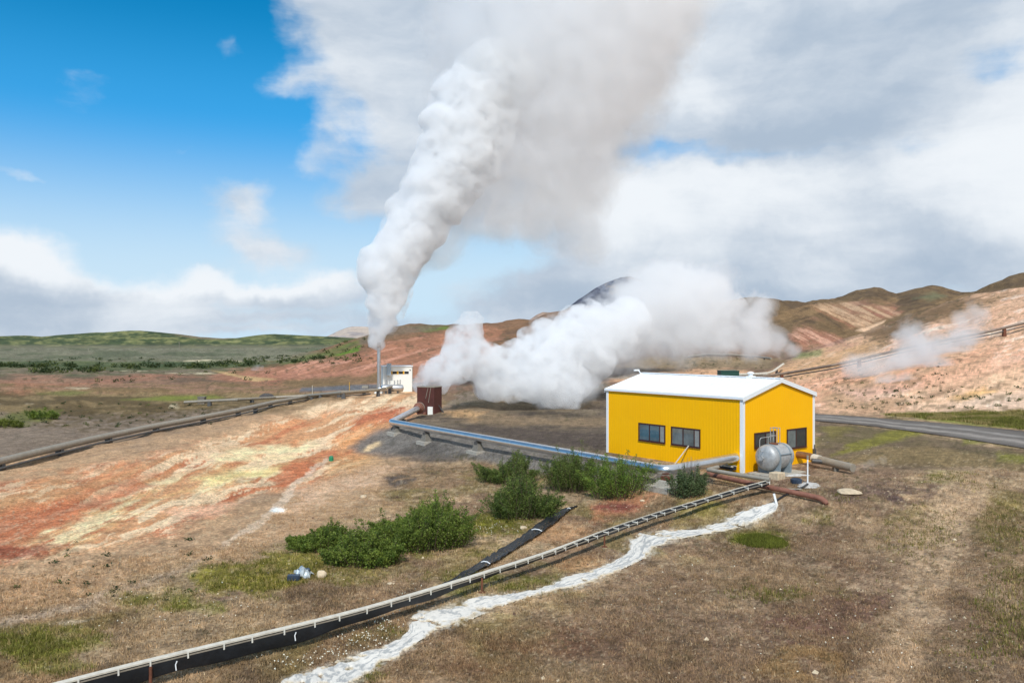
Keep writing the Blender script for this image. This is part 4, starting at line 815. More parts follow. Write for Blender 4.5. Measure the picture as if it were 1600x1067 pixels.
# right hand pipes at the gable
s, z = on_wall(1246, 722, True); W0 = loc2w(s, -.02, .55)
E0 = G(1333, 731, .35)
t = thing('drain_pipe', 'wide pale pipe leaving the gable wall to the right, steaming at its end', 'pipe', (W0.x, W0.y, 0)); o = Vector((W0.x, W0.y, 0))
mid = W0.lerp(E0, .30)
MB().tube([W0 + AY * .2 - o, W0 - AY * .25 - o, W0 - AY * .5 + (E0 - W0).normalized() * .35 - o, mid - o], .20, 18).build('rusty_elbow', mat('scorched_steel', (150, 112, 78), .5, .4, var=.2), t, True)
MB().tube([mid - o, W0.lerp(E0, .42) - o], .25, 18).build('sleeve', M_WOOD, t, True); MB().tube([W0.lerp(E0, .42) - o, E0 - o], .22, 18).build('pipe_run', M_BEIGE, t, True)
MB().box(-.12, .12, -.15, .15, -.3, .3, Matrix.Translation(Vector((*(W0.lerp(E0, .7) - o).xy, gz(*W0.lerp(E0, .7).xy))))).build('support', M_CONCD, t)
P = [G(1277, 723, .45), G(1300, 725, .4), G(1335, 729, .3)]; tag(MB().tube([P[0] + Vector((0, .8, 0)), P[1] + Vector((0, .8, 0)), P[2] + Vector((0, .7, 0))], .13, 12).build('dark_pipe', M_DKPIPE, smooth=True), 'dark pipe lying behind the wide pale drain pipe', 'pipe')
b = G(1262, 757); top = px(1262, 713, b.y); t = thing('standpipe', 'slender white standpipe rising from white crust beside the gable', 'pipe', b); MB().tube([(0, 0, -.2), (0, 0, top.z - b.z)], .035, 10).build('post', M_TRIM, t, True); MB().tube([(0, 0, top.z - b.z - .12), (0, 0, top.z - b.z + .05)], .06, 10).build('cap', M_BEIGE, t, True)
P = [G(1104, 740, .30), G(1150, 750, .27), G(1195, 760, .25), G(1240, 769, .24), G(1268, 775, .24), G(1277, 777, .23), G(1284, 779.5, .22), G(1289, 784, .12), G(1290.5, 789, -.12)]
tag(MB().tube(P, .12, 14).build('rust_red_pipe', M_RUST, smooth=True), 'rust red pipe crossing under the flume and bending into the ground', 'pipe')
P = [G(1106, 733.5, .75), G(1150, 741, .7), G(1203, 749, .66)]
tag(MB().tube(P, .10, 12).tube([P[0], P[0] + AX * .8 + Vector((0, 0, .05))], .10, 12).build('header_pipe', M_BEIGE, smooth=True), 'pale pipe leading from the building to the head of the flume', 'pipe')
P = [G(1211, 783, .06), G(1225, 774, .06), G(1242, 766, .06), G(1256, 760, .08), G(1262, 756, .1)]
tag(MB().tube(P, .05, 8).build('black_hose', M_BLACK, smooth=True), 'black hose from the standpipe to the head of the white stream', 'hose')
P = [G(1200, 764, .1), G(1222, 764, .1), G(1252, 764, .1)]
tag(MB().tube(P, .035, 8).build('thin_pipe', M_BEIGE, smooth=True), 'thin grey pipe lying beside the rust red pipe', 'pipe')
g = G(1244, 755); tag(MB().lathe([(.02, 0), (.26, 0), (.28, .1), (.28, .22), (.22, .25), (.2, .14), (.02, .12)], 18, Matrix.Translation(g)).build('blue_bucket', M_BLUE, smooth=True), 'dark blue tub sunk in the ground beside the standpipe', 'tub')
g = G(1213.5, 788); tag(MB().box(-.045, .045, -.03, .03, -.15, .5, Matrix.Translation(g) @ Matrix.Rotation(-.25, 4, 'Y')).build('marker_post', M_TRIM), 'short white marker post at the head of the white stream', 'post')
a = loc2w(-.55, on_wall(1069, 722, False)[0] , .6); b = loc2w(-.05, on_wall(1077, 704, False)[0], 1.1); tag(MB().tube([loc2w(-.7, on_wall(1066, 725, False)[0], gz(*loc2w(-.7, 4).xy)), b], .035, 8).build('leaning_pole', M_WOOD), 'pale pole leaning on the yellow wall under the windows', 'pole')

# ------------------------------------------------------------------ flume
def arc(P, n):
    cum = np.concatenate([[0], np.cumsum([(P[i + 1] - P[i]).length for i in range(len(P) - 1)])]); ts = np.linspace(0, cum[-1], n); out = []
    for s in ts:
        i = min(int(np.searchsorted(cum, s, 'right')) - 1, len(P) - 2); out.append(P[i].lerp(P[i + 1], (s - cum[i]) / max(cum[i + 1] - cum[i], 1e-9)))
    return out, cum[-1]
def flume():
    rail = [(1203, 749.5), (1150, 764), (1090, 782), (1030, 799.5), (960, 823), (900, 845), (850, 863), (780, 885), (715, 905.5), (650, 925), (560, 951), (470, 973), (380, 994.5), (300, 1013), (200, 1037), (95, 1064), (-20, 1094)]
    P = [G(u, v, h) for (u, v), h in zip(rail, np.interp(np.arange(len(rail)), [0, 2, len(rail)], [.62, .50, .62]))]
    Q, L = arc(P, 240); o = Vector((Q[-60].x, Q[-60].y, gz(Q[-60].x, Q[-60].y)))
    # smooth the run
    A = np.array([tuple(q) for q in Q]); ker = np.ones(13) / 13
    B = np.stack([np.convolve(np.pad(A[:, k], 6, mode='edge'), ker, 'valid') for k in range(3)], 1); Q = [Vector(b) for b in B]
    t = thing('flume', 'long black lined flume with pale wooden rail and cross ties down the near slope', 'flume', o)
    T = []; 
    for i in range(len(Q)):
        d = (Q[min(i + 1, len(Q) - 1)] - Q[max(i - 1, 0)]); d.z = 0; d.normalize(); T.append(Vector((-d.y, d.x, 0)) * (1 if (-d.y * 0 + d.x) > 0 else -1))
    # T points away from the camera side -> make sure
    T = [w if w.y > 0 else -w for w in T]
    def strip(prof, thick_close=True):
        b = MB(); n = len(prof); vs = []
        for i, q in enumerate(Q):
            s = i / (len(Q) - 1)
            for (a, z) in prof:
                if callable(z): z = z(s)
                if callable(a): a = a(s)
                vs.append(q + T[i] * a + Vector((0, 0, z)) - o)
        fs = []
        for i in range(len(Q) - 1):
            for j in range(n if thick_close else n - 1): fs.append((i * n + j, (i + 1) * n + j, (i + 1) * n + (j + 1) % n, i * n + (j + 1) % n))
        return b.add(vs, fs)
    ra = lambda s: .040 - .045 * sstep(s, .30, .55); rb = lambda s: .015 - .19 * sstep(s, .30, .55)
    strip([(ra, -.015), (ra, .02), (rb, .02), (rb, -.015)]).build('rail', M_WOOD, t)
    wn = lambda s: -.17 - .05 * sstep(s, .5, .25)                                   # near edge
    strip([(lambda s: wn(s) + .03, -.075), (lambda s: wn(s) + .03, -.045), (wn, -.045), (wn, -.075)]).build('rail', M_BEIGE, t)
    sag = lambda s: -.13 - .30 * sstep(s, .50, .92) - .045 * math.sin(s * 41) * sstep(s, .5, .8) - .02 * math.sin(s * 97)
    sag2 = lambda s: sag(s) - .03
    strip([(.03, -.02), (.0, lambda s: sag(s) * .7), (lambda s: wn(s) * .5, lambda s: sag(s)), (lambda s: wn(s) + .03, lambda s: sag(s) * .8), (lambda s: wn(s) + .03, -.05), (lambda s: wn(s) + .004, -.06), (lambda s: wn(s) - .003, lambda s: sag2(s) * .55), (lambda s: wn(s) + .01, lambda s: sag2(s) * .9), (-.09, lambda s: sag2(s)), (.02, lambda s: sag2(s) * .75), (.06, -.021)]).build('liner', M_BLACK, t, True)
    n = int(L / .74); R_, _ = arc(Q, n + 1)
    for i in range(n + 1):
        j = min(int(i / n * (len(Q) - 1)), len(Q) - 1); q = Q[j] - o; w = T[j]; d = Vector((w.y, -w.x, 0)); M = Matrix(((d.x, w.x, 0, q.x), (d.y, w.y, 0, q.y), (0, 0, 1, q.z), (0, 0, 0, 1)))
        e0 = wn(j / (len(Q) - 1)); MB().box(-.015, .015, e0 - .006, .01, -.045, -.018, M).box(-.017, .017, e0 - .020, e0 - .008, -.125, .018, M).build('cross_tie', M_TIE, t)
    for fr in (.365, .60, .905):
        j = int(fr * (len(Q) - 1)); q = Q[j] + T[j] * -.20; g = gz(q.x, q.y)
        MB().box(-.03, .03, -.02, .02, -.3, q.z - g - .10, Matrix.Translation(Vector((q.x, q.y, g)) - o)).box(-.10, .10, -.08, .08, -.1, .02, Matrix.Translation(Vector((q.x, q.y, g)) - o)).build('post', M_RUSTD, t)
    for fr in (.80, .888):
        j = int(fr * (len(Q) - 1)); q = Q[j] - T[j] * .19 - o; MB().tube([q + Vector((.03, 0, -.12)), q + Vector((.0, -.01, -.2)), q + Vector((.02, -.02, -.32))], .014, 6).build('tie_cord', M_TRIM, t)
    return t
flume()
def branch():
    c = [(902, 789.5), (884, 797), (862, 813), (840, 829), (815, 846), (790, 861), (765, 877), (740, 891), (715, 903.5), (690, 914)]; wd = [.05, .22, .32, .37, .34, .29, .30, .28, .20, .08]
    P = [G(u, v, .06) for u, v in c]; n = 60; Q, L = arc(P, n); w = np.interp(np.linspace(0, 1, n), np.linspace(0, 1, len(c)), wd); o = Vector((P[4].x, P[4].y, gz(P[4].x, P[4].y)))
    t = thing('lined_ditch', 'sagging black plastic lined channel branching uphill from the flume', 'channel', o); b = MB(); vs = []; k = 11
    for i, q in enumerate(Q):
        d = (Q[min(i + 1, n - 1)] - Q[max(i - 1, 0)]); d.z = 0; d.normalize(); s = Vector((-d.y, d.x, 0)); s = s if s.y > 0 else -s
        for j in range(k):
            a = -1 + 2 * j / (k - 1); x = q + s * (a * w[i] * .8); z = gz(x.x, x.y) + .05 + .24 * w[i] * abs(a) ** 2.5 + .09 * (vnoise(i * 1.3, j * 1.1, 3) - .5)
            vs.append(Vector((x.x, x.y, z)) - o)
    fs = [(i * k + j, i * k + j + 1, (i + 1) * k + j + 1, (i + 1) * k + j) for i in range(n - 1) for j in range(k - 1)]
    l = b.add(vs, fs).build('liner', M_BLACK, t, True); sm = l.modifiers.new('thick', 'SOLIDIFY'); sm.thickness = .015
    for fr in (.08, .42, .80):
        i = int(fr * (n - 1)); pa = Vector(vs[i * k + 1]); pb = Vector(vs[i * k + k - 2]); up = Vector((0, 0, .07))
        MB().tube([pa + up * .3, pa.lerp(pb, .3) + up, pa.lerp(pb, .7) + up, pb + up * .3], .018, 6).build('cross_tie', M_TRIM, t)
branch()
a = loc2w(-.25, on_wall(1122, 738, False)[0], 0); b = loc2w(-.25, on_wall(1154, 727, False)[0] * .25, 0)
t = thing('short_flume', 'short black flume section at the foot of the long yellow wall', 'flume', loc2w(-.4, 1.6)); o = t.location.copy()
y1, y0 = 2.3, .25; z = .36
M = Matrix.Rotation(TH, 4, 'Z'); sh = Matrix.Translation(loc2w(-.35, 0) - o) @ M
MB().box(-.14, .14, y0, y1, z - .2, z - .02, sh).build('liner', M_BLACK, t); MB().box(-.17, -.13, y0, y1, z - .05, z + .0, sh).box(.13, .17, y0, y1, z - .05, z, sh).build('rail', M_WOOD, t)
for i in range(5): MB().box(-.18, .18, y0 + .1 + i * .48, y0 + .15 + i * .48, z + .003, z + .03, sh).build('cross_tie', M_WOOD, t)
for yy in (y0 + .2, y1 - .2): MB().box(-.06, .06, yy, yy + .1, -.3, z - .2, sh).build('support', M_CONCD, t)

# ------------------------------------------------------------------ stones, scrap, poles
def rock(name, label, u, v, sx, sy, sz, m, seed, cat='rock', group=None):
    g = G(u, v); n, k = 12, 18; vs = []; 
    for i in range(n + 1):
        th = math.pi * i / n
        for j in range(k):
            ph = 2 * math.pi * j / k; d = np.array([math.sin(th) * math.cos(ph), math.sin(th) * math.sin(ph), math.cos(th)]); r = .75 + .5 * float(vnoise3((d * 1.4 + seed)[None], seed)[0]) + .14 * float(vnoise3((d * 4 + seed)[None], seed)[0])
            vs.append((d[0] * r * sx + g.x, d[1] * r * sy + g.y, d[2] * r * sz + g.z + sz * .35))
    fs = [(i * k + j, i * k + (j + 1) % k, (i + 1) * k + (j + 1) % k, (i + 1) * k + j) for i in range(n) for j in range(k)]
    return tag(MB().add(vs, fs).build(name, m, smooth=True), label, cat, group)
rock('flat_stone', 'flat round pale stone in the grass right of the rust red pipe', 1325, 770, .52, .5, .13, M_ROCK, 3, 'stone')
rock('boulder', 'small tan boulder in the grass right of the crumpled metal', 503, 901, .15, .13, .15, M_ROCK, 5)
rock('boulder', 'dark grey heap beside the pale pipe on the plain at left', 418, 622, .95, .6, .5, M_DROCK, 8)
rock('stone', 'small cream stone lying just above the lined ditch', 818, 826, .14, .1, .09, M_ROCK, 12, 'stone')
rock('stone', 'small white stone on the tan slope above the big green bush', 568, 777, .16, .12, .1, M_ROCK, 14, 'stone')
rock('stone', 'flat cream stone on dry grass left of the flume', 611, 912, .12, .08, .03, M_ROCK, 16, 'stone')
rock('stone', 'cream stone at the foot of the brown silencer hatch', 1004, 783, .12, .1, .06, M_ROCK, 18, 'stone')['label'] = 'tiny pale stone on the reddish soil beside the tall bush'
g = G(517.5, 720); tag(MB().lathe([(.02, 0), (.16, 0), (.16, .26), (.1, .34), (.03, .36)], 12, Matrix.Translation(g)).build('green_canister', mat('bright_green', (30, 130, 90), .5)), 'little bright green canister beside the pale rill on orange ground', 'canister')
def scrap():
    g = G(474, 899); t = thing('crumpled_metal', 'crumpled shiny sheet of scrap metal lying in the grass', 'scrap', g); n = 9; vs = []
    for i in range(n):
        for j in range(n):
            a = (i / (n - 1) - .5); b = (j / (n - 1) - .5); q = np.array([[i * .75, j * .75, 2.0]])
            vs.append((a * .55 + .18 * (float(vnoise3(q, 1)[0]) - .5), b * .5 + .2 * (float(vnoise3(q, 2)[0]) - .5), .26 - .8 * (a * a + b * b) + .26 * (float(vnoise3(q * 1.3, 3)[0]) - .5)))
    fs = [(i * n + j, i * n + j + 1, (i + 1) * n + j + 1, (i + 1) * n + j) for i in range(n - 1) for j in range(n - 1)]
    o = MB().add(vs, fs).build('sheet', M_SCRAP, t); s = o.modifiers.new('thick', 'SOLIDIFY'); s.thickness = .012
    MB().box(-.15, .2, -.12, .15, -.05, .2, Matrix.Rotation(.4, 4, 'Z')).build('core', M_BLUE, t)
    g = G(459, 906); tag(MB().box(-.19, .19, -.10, .10, -.05, .17, Matrix.Translation(g) @ Matrix.Rotation(.12, 4, 'Z')).box(-.16, .16, -.11, -.10, .02, .14, Matrix.Translation(g) @ Matrix.Rotation(.12, 4, 'Z')).build('metal_box', M_BLUE, bevel=.01), 'small dark blue grey box left of the crumpled metal', 'box')
scrap()
def pole(u, v0, v1, y, lab):
    b = px(u, v0, y); t = thing('utility_pole', lab, 'pole', (b.x, b.y, b.z), 0, 'power poles on the plain'); h = px(u, v1, y).z - b.z
    MB().tube([(0, 0, -6), (0, 0, h)], .16, 8).build('mast', M_BEIGE, t); MB().box(-.9, .9, -.08, .08, h - .7, h - .55).build('crossarm', M_BEIGE, t)
pole(138, 553, 544, 600, 'pale power pole below the green hill, middle one of three'); pole(24.5, 553, 543, 600, 'pale power pole below the green hill, leftmost of three'); pole(280, 545, 534, 640, 'pale power pole below the green hill, rightmost of three')
for u, v0, v1, lab in ((546, 611, 597, 'thin yellow marker stake left of the stack, nearer the stack'), (488, 619, 602, 'thin pale marker stake left of the stack, farther from the stack')):
    g = G(u, v0); h = px(u, v1, g.y).z - g.z; tag(MB().tube([(g.x, g.y, g.z - .2), (g.x, g.y, g.z + h)], .035, 6).build('marker_stake', M_YPAN if u > 500 else M_WOOD), lab, 'stake', 'marker stakes by the far pipeline')
# ------------------------------------------------------------------ vegetation
def leaf_quads(P, D, size, col, aspect=.55, jitter=.7):
    """small pointed leaves: four-cornered faces at P growing along D"""
    n = len(P); D = D + RNG.normal(0, jitter, (n, 3)); D /= np.linalg.norm(D, axis=1)[:, None] + 1e-9
    R = RNG.normal(0, 1, (n, 3)); Wd = np.cross(D, R); Wd /= np.linalg.norm(Wd, axis=1)[:, None] + 1e-9
    L = size * RNG.uniform(.65, 1.35, n); l = D * L[:, None]; w = Wd * (L * aspect * .5)[:, None]
    V = np.stack([P, P + l * .5 + w, P + l, P + l * .5 - w], 1).reshape(-1, 3)
    return V, np.arange(4 * n).reshape(n, 4), np.repeat(col, 4, 0)
def bush(name, label, u, v, wpx, hpx, n_stem, per, tone=((52, 74, 26), (96, 118, 44)), depth=.7, lean=.55, leaf=.085, tops=.25, twig=False, group='willow bushes below the yard', parts=True, profile=None):
    g = G(u, v); s = g.y / F; W = wpx * s / 2; Hh = hpx * s; Dp = W * depth
    c = Vector((g.x, g.y + Dp * .55, 0)); c.z = gz(c.x, c.y)
    t = thing(name, label, 'bush', c, 0, group) if parts else None
    LP = []; LD = []; LC = []; mb = MB()
    for i in range(n_stem):
        a = RNG.uniform(0, 2 * math.pi); r = math.sqrt(RNG.uniform(0, 1)); bx, by = r * math.cos(a) * W * .80, r * math.sin(a) * Dp * .80
        hf = profile(bx / W) if profile else 1.0
        h = Hh * hf * RNG.uniform(.55, .86) * (1 - .28 * r ** 3)
        h *= .88
        if RNG.uniform() < tops: h *= RNG.uniform(1.12, 1.45)
        base = np.array([bx * .88, by * .88, gz(c.x + bx * .88, c.y + by * .88) - c.z]); tip = base + np.array([bx / max(W, .1) * lean * Hh * .8 + RNG.normal(0, .10 * Hh), by / max(Dp, .1) * lean * Hh * .6 + RNG.normal(0, .10 * Hh), h])
        midp = (base + tip) / 2 + np.array([RNG.normal(0, .06 * Hh), RNG.normal(0, .06 * Hh), .05 * Hh])
        q = lambda k: base * (1 - k) ** 2 + midp * 2 * k * (1 - k) + tip * k ** 2
        mb.tube([q(0), q(.35), q(.7), q(1)], .01, 4, False, [.018, .013, .009, .004])
        m = int(per * RNG.uniform(.7, 1.3)); k = RNG.uniform(.06, 1, m) ** .8; pts = np.array([q(x) for x in k]); rad = .20 * Hh * (1.08 - k) + .03
        off = RNG.normal(0, 1, (m, 3)); off /= np.linalg.norm(off, axis=1)[:, None]; off *= (rad * RNG.uniform(.2, 1, m))[:, None]; off[:, 2] *= .7
        LP.append(pts + off); LD.append(off / (rad[:, None] + .01) + np.array([0, 0, .55]))
        f = np.clip(RNG.normal(.5, .25, m) + RNG.normal(0, .22), 0, 1)[:, None]; LC.append(C(*tone[0]) * (1 - f) + C(*tone[1]) * f)
    P = np.concatenate(LP); P[:, 2] = np.maximum(P[:, 2], zt(P[:, 0] + c.x, P[:, 1] + c.y) - c.z + .02)
    V, Fq, cc = leaf_quads(P, np.concatenate(LD), leaf, np.concatenate(LC))
    np_mesh('foliage', V, Fq, LEAF_M, t, False, cc); mb.build('branches', mat('bark', (92, 78, 62), .9), t)
    if twig:
        b = MB()
        for i in range(46):
            a = RNG.uniform(0, 6.28); r = RNG.uniform(0, .8); p0 = Vector((r * math.cos(a) * W * .5, r * math.sin(a) * Dp * .5, 0)); p1 = p0 * 1.5 + Vector((RNG.normal(0, .12), RNG.normal(0, .1), Hh * RNG.uniform(.75, 1.15))); b.tube([p0, p0.lerp(p1, .5), p1], .006, 4, False, [.011, .007, .003])
        b.build('dead_twigs', mat('dead_twig', (128, 116, 106), .9), t)
    return t
GR = ((70, 90, 34), (126, 140, 60))
bush('willow_bush', 'low sprawling green bush at the left end of the bush row', 503, 862, 150, 46, 170, 150, GR, .6, .35, .064, .10, profile=lambda q: .8 + .35 * math.sin(q * 5 + 1))
bush('willow_bush', 'sprawling green bush reaching furthest downhill in front of the tall one', 562, 886, 150, 62, 190, 160, GR, .7, .35, .064, .10, profile=lambda q: .85 + .3 * math.sin(q * 6 + 2))
bush('willow_bush', 'biggest dense green bush, tall and wide, at the end of the low row', 655, 862, 190, 92, 270, 180, GR, .8, .35, .066, .14, profile=lambda q: .86 + .28 * math.sin(q * 4.5 + .4))
G2 = ((58, 76, 34), (110, 124, 58))
bush('willow_bush', 'rounded green bush with a single tall shoot beside the grey gravel bank', 790, 756, 108, 54, 130, 170, G2, .8, .35, .062, .12, profile=lambda q: .8 + .4 * math.sin(q * 5))
bush('willow_bush', 'broad green bush just above the tip of the lined ditch', 818, 812, 124, 82, 190, 175, G2, .85, .35, .064, .14, profile=lambda q: .85 + .3 * math.sin(q * 5 + 2))
bush('willow_bush', 'upright green bush reaching above the silver pipe', 893, 770, 88, 80, 120, 210, G2, .8, .3, .062, .2)
bush('willow_bush', 'open branching bright green bush in front of the left corner of yellow wall', 968, 781, 104, 76, 95, 200, ((70, 96, 34), (122, 140, 58)), .8, .5, .064, .35)
bush('willow_bush', 'small greyish bush with bare twigs beside the pale pedestal', 1081, 778, 64, 52, 70, 170, ((68, 86, 54), (108, 120, 78)), .9, .35, .07, .2, True)
bush('shrub', 'dark green shrub on the plain left of the grey pipe, the taller of two', 62, 655, 62, 17, 40, 60, GR, .5, .4, .14, .2, False, 'shrubs beyond the long grey pipe')
bush('shrub', 'olive shrub on the plain left of the grey pipe, cut by the picture edge', 8, 668, 60, 15, 40, 55, ((80, 90, 36), (112, 118, 50)), .5, .4, .14, .2, False, 'shrubs beyond the long grey pipe')

def blades(name, x, y, h, wd, cols, nb, spread, bend=.5):
    n = len(x); X = np.repeat(x, nb) + RNG.normal(0, 1, n * nb) * np.repeat(spread, nb); Y = np.repeat(y, nb) + RNG.normal(0, 1, n * nb) * np.repeat(spread, nb); Z = zt(X, Y) - .01
    Hh = np.repeat(h, nb) * RNG.uniform(.5, 1.25, n * nb); a = RNG.uniform(0, 2 * math.pi, n * nb); k = np.abs(RNG.normal(0, bend, n * nb)); w = wd * RNG.uniform(.6, 1.4, n * nb); b = a + math.pi / 2 + RNG.normal(0, .3, n * nb)
    P0 = np.stack([X - np.cos(b) * w, Y - np.sin(b) * w, Z], 1); P1 = np.stack([X + np.cos(b) * w, Y + np.sin(b) * w, Z], 1); P2 = np.stack([X + np.cos(a) * k * Hh, Y + np.sin(a) * k * Hh, Z + Hh / np.sqrt(1 + k * k)], 1)
    V = np.stack([P0, P1, P2], 1).reshape(-1, 3); c = np.repeat(np.repeat(cols, nb, 0) * RNG.uniform(.7, 1.35, (n * nb, 1)), 3, 0)
    return np_mesh(name, V, np.arange(3 * n * nb).reshape(-1, 3), BLADE_M, None, False, np.clip(c, .01, .9))
def scatter(n, ymin, ymax, umin=-60, umax=1660, pw=1.0):
    y = ymin * (ymax / ymin) ** (RNG.uniform(0, 1, n) ** pw); u = RNG.uniform(umin, umax, n); return (u - U0) / F * y, y
def clear_of(x, y):
    """away from the building, its slab and the stream"""
    rx = (x - BO.x) * AX.x + (y - BO.y) * AX.y; ry = (x - BO.x) * AY.x + (y - BO.y) * AY.y
    m = ~((rx > -1.4) & (rx < BW + .3) & (ry > -2.6) & (ry < BL + .3))
    v = V0 - F * (zt(x, y) - H) / y; u = U0 + F * x / y
    S_ = np.array(sl_ + sr_[::-1]); m &= poly_sd(u, v, S_) < -1.5
    m &= poly_sd(u, v, [(500, 640), (610, 655), (700, 645), (950, 605), (960, 715), (1110, 752), (1060, 770), (850, 738), (690, 712), (560, 712), (350, 850), (0, 900), (-300, 1000), (-300, 700), (300, 655)]) < 0
    return m
def do_grass():
    x, y = scatter(95000, 15.5, 52); k = clear_of(x, y) & (y < np.interp(x, L_X, L_Y) + 3); x, y = x[k], y[k]
    dens = fbm(x / 1.7, y / 2.2, 4, 401); k = dens + RNG.uniform(-.25, .25, len(x)) > .42; x, y = x[k], y[k]
    p = paint_ground(x, y, zt(x, y)); dry = C(172, 142, 100)
    f = RNG.uniform(0, 1, len(x))[:, None]; cols = p.c * (1 - .45 * f) + dry * .45 * f; grn = RNG.uniform(0, 1, len(x)) < p.veg * .85
    cols[grn] = (C(112, 110, 50) * .8) * RNG.uniform(.7, 1.25, (grn.sum(), 1))
    o = blades('dry_grass', x, y, np.where(grn, .15, .10), .012, cols, 5, np.full(len(x), .07), .8); tag(o, 'dry tan and olive grass tufts over the near slope', 'grass', kind='stuff')
    # rich grass in the green patches, by the bushes and along the road
    pts = [ell(1530, 760, 40, 10), ell(1330, 778, 34, 7), ell(1570, 830, 34, 40), ell(1590, 950, 40, 60), ell(1270, 812, 24, 9), ell(1200, 932, 40, 8), ell(380, 905, 80, 22), ell(775, 822, 52, 16), ell(790, 918, 100, 10), ell(60, 1008, 60, 22), ell(460, 885, 50, 18), ell(240, 940, 60, 10), ell(1480, 745, 26, 7), ell(1440, 830, 60, 30)]
    x, y = scatter(17000, 16, 46); u = U0 + F * x / y; v = V0 - F * (zt(x, y) - H) / y; m = np.zeros(len(x), bool)
    for P in pts: m |= poly_sd(u, v, P) + (fbm(u / 20, v / 10, 3, 405) - .5) * 36 > 0
    m &= clear_of(x, y); x, y = x[m], y[m]; c = np.tile(C(108, 104, 50) * .8, (len(x), 1)) * RNG.uniform(.7, 1.3, (len(x), 1)); k = RNG.uniform(0, 1, len(x)) < .3; c[k] = C(168, 148, 96) * .85
    o = blades('meadow_grass', x, y, np.full(len(x), .17), .012, c, 5, np.full(len(x), .08), .6); tag(o, 'olive green grass in patches around the bushes and the flume', 'grass', kind='stuff')
    x, y = scatter(52000, 52, 90, 1370, 1700); u = U0 + F * x / y; v = V0 - F * (zt(x, y) - H) / y
    m = poly_sd(u, v, [(1385, 648), (1450, 645.5), (1560, 643), (1750, 640), (1750, 670), (1600, 669), (1500, 659)]) + (fbm(x / 2, y / 2, 3, 409) - .5) * 6 > 0; x, y = x[m], y[m]; c = np.tile(C(116, 114, 54) * .8, (len(x), 1)) * RNG.uniform(.7, 1.3, (len(x), 1)) * (.6 + .9 * fbm(x / 2.5, y / 2.5, 3, 411))[:, None]; k = fbm(x / 1.8, y / 1.8, 3, 413) + RNG.uniform(-.1, .1, len(x)) > .56; c[k] = C(160, 142, 92) * .8
    o = blades('verge_grass', x, y, np.full(len(x), .24), .03, c, 4, np.full(len(x), .15), .5); tag(o, 'tall green grass strip between the gravel road and the orange hillside', 'grass', kind='stuff')
do_grass()
def mound(u, v, rpx, lab):
    g = G(u, v); R = rpx * g.y / F; n = 2600; a = RNG.uniform(0, 6.283, n); r = np.sqrt(RNG.uniform(0, 1, n)); x = g.x + R * r * np.cos(a); y = g.y + R * 1.0 * r * np.sin(a)
    k = 20; vs = []; 
    for i in range(7):
        for j in range(k):
            rr = R * i / 6 * (1 + .12 * math.sin(j * 2.3)); xx = g.x + rr * math.cos(j * 6.283 / k); yy = g.y + rr * math.sin(j * 6.283 / k); vs.append((xx - g.x, yy - g.y, gz(xx, yy) + .22 * R * (1 - (i / 6) ** 2) - .03 - g.z))
    fs = [(i * k + j, i * k + (j + 1) % k, (i + 1) * k + (j + 1) % k, (i + 1) * k + j) for i in range(6) for j in range(k)]
    o = MB().add(vs, fs).build('moss_mound', mat('moss', (98, 104, 40), .95, var=.25, vscale=3, bump=.6), smooth=True); o.location = g; tag(o, lab, 'moss mound')
    b = blades('grass_blades', x, y, np.full(n, .13), .011, np.tile(C(106, 110, 44) * .8, (n, 1)) * RNG.uniform(.7, 1.3, (n, 1)), 4, np.full(n, .04), .6)
    V = b.data.vertices; arr = np.zeros(len(V) * 3, np.float32); V.foreach_get('co', arr); arr = arr.reshape(-1, 3); d = np.hypot(arr[:, 0] - g.x, arr[:, 1] - g.y) / R
    arr[:, 2] += np.clip(.22 * R * (1 - d ** 2), 0, 9); arr -= np.array(g); V.foreach_set('co', arr.ravel()); b.parent = o; b['kind'] = 'stuff'
mound(1190, 847, 37, 'bright green mossy mound beside the upper white stream')
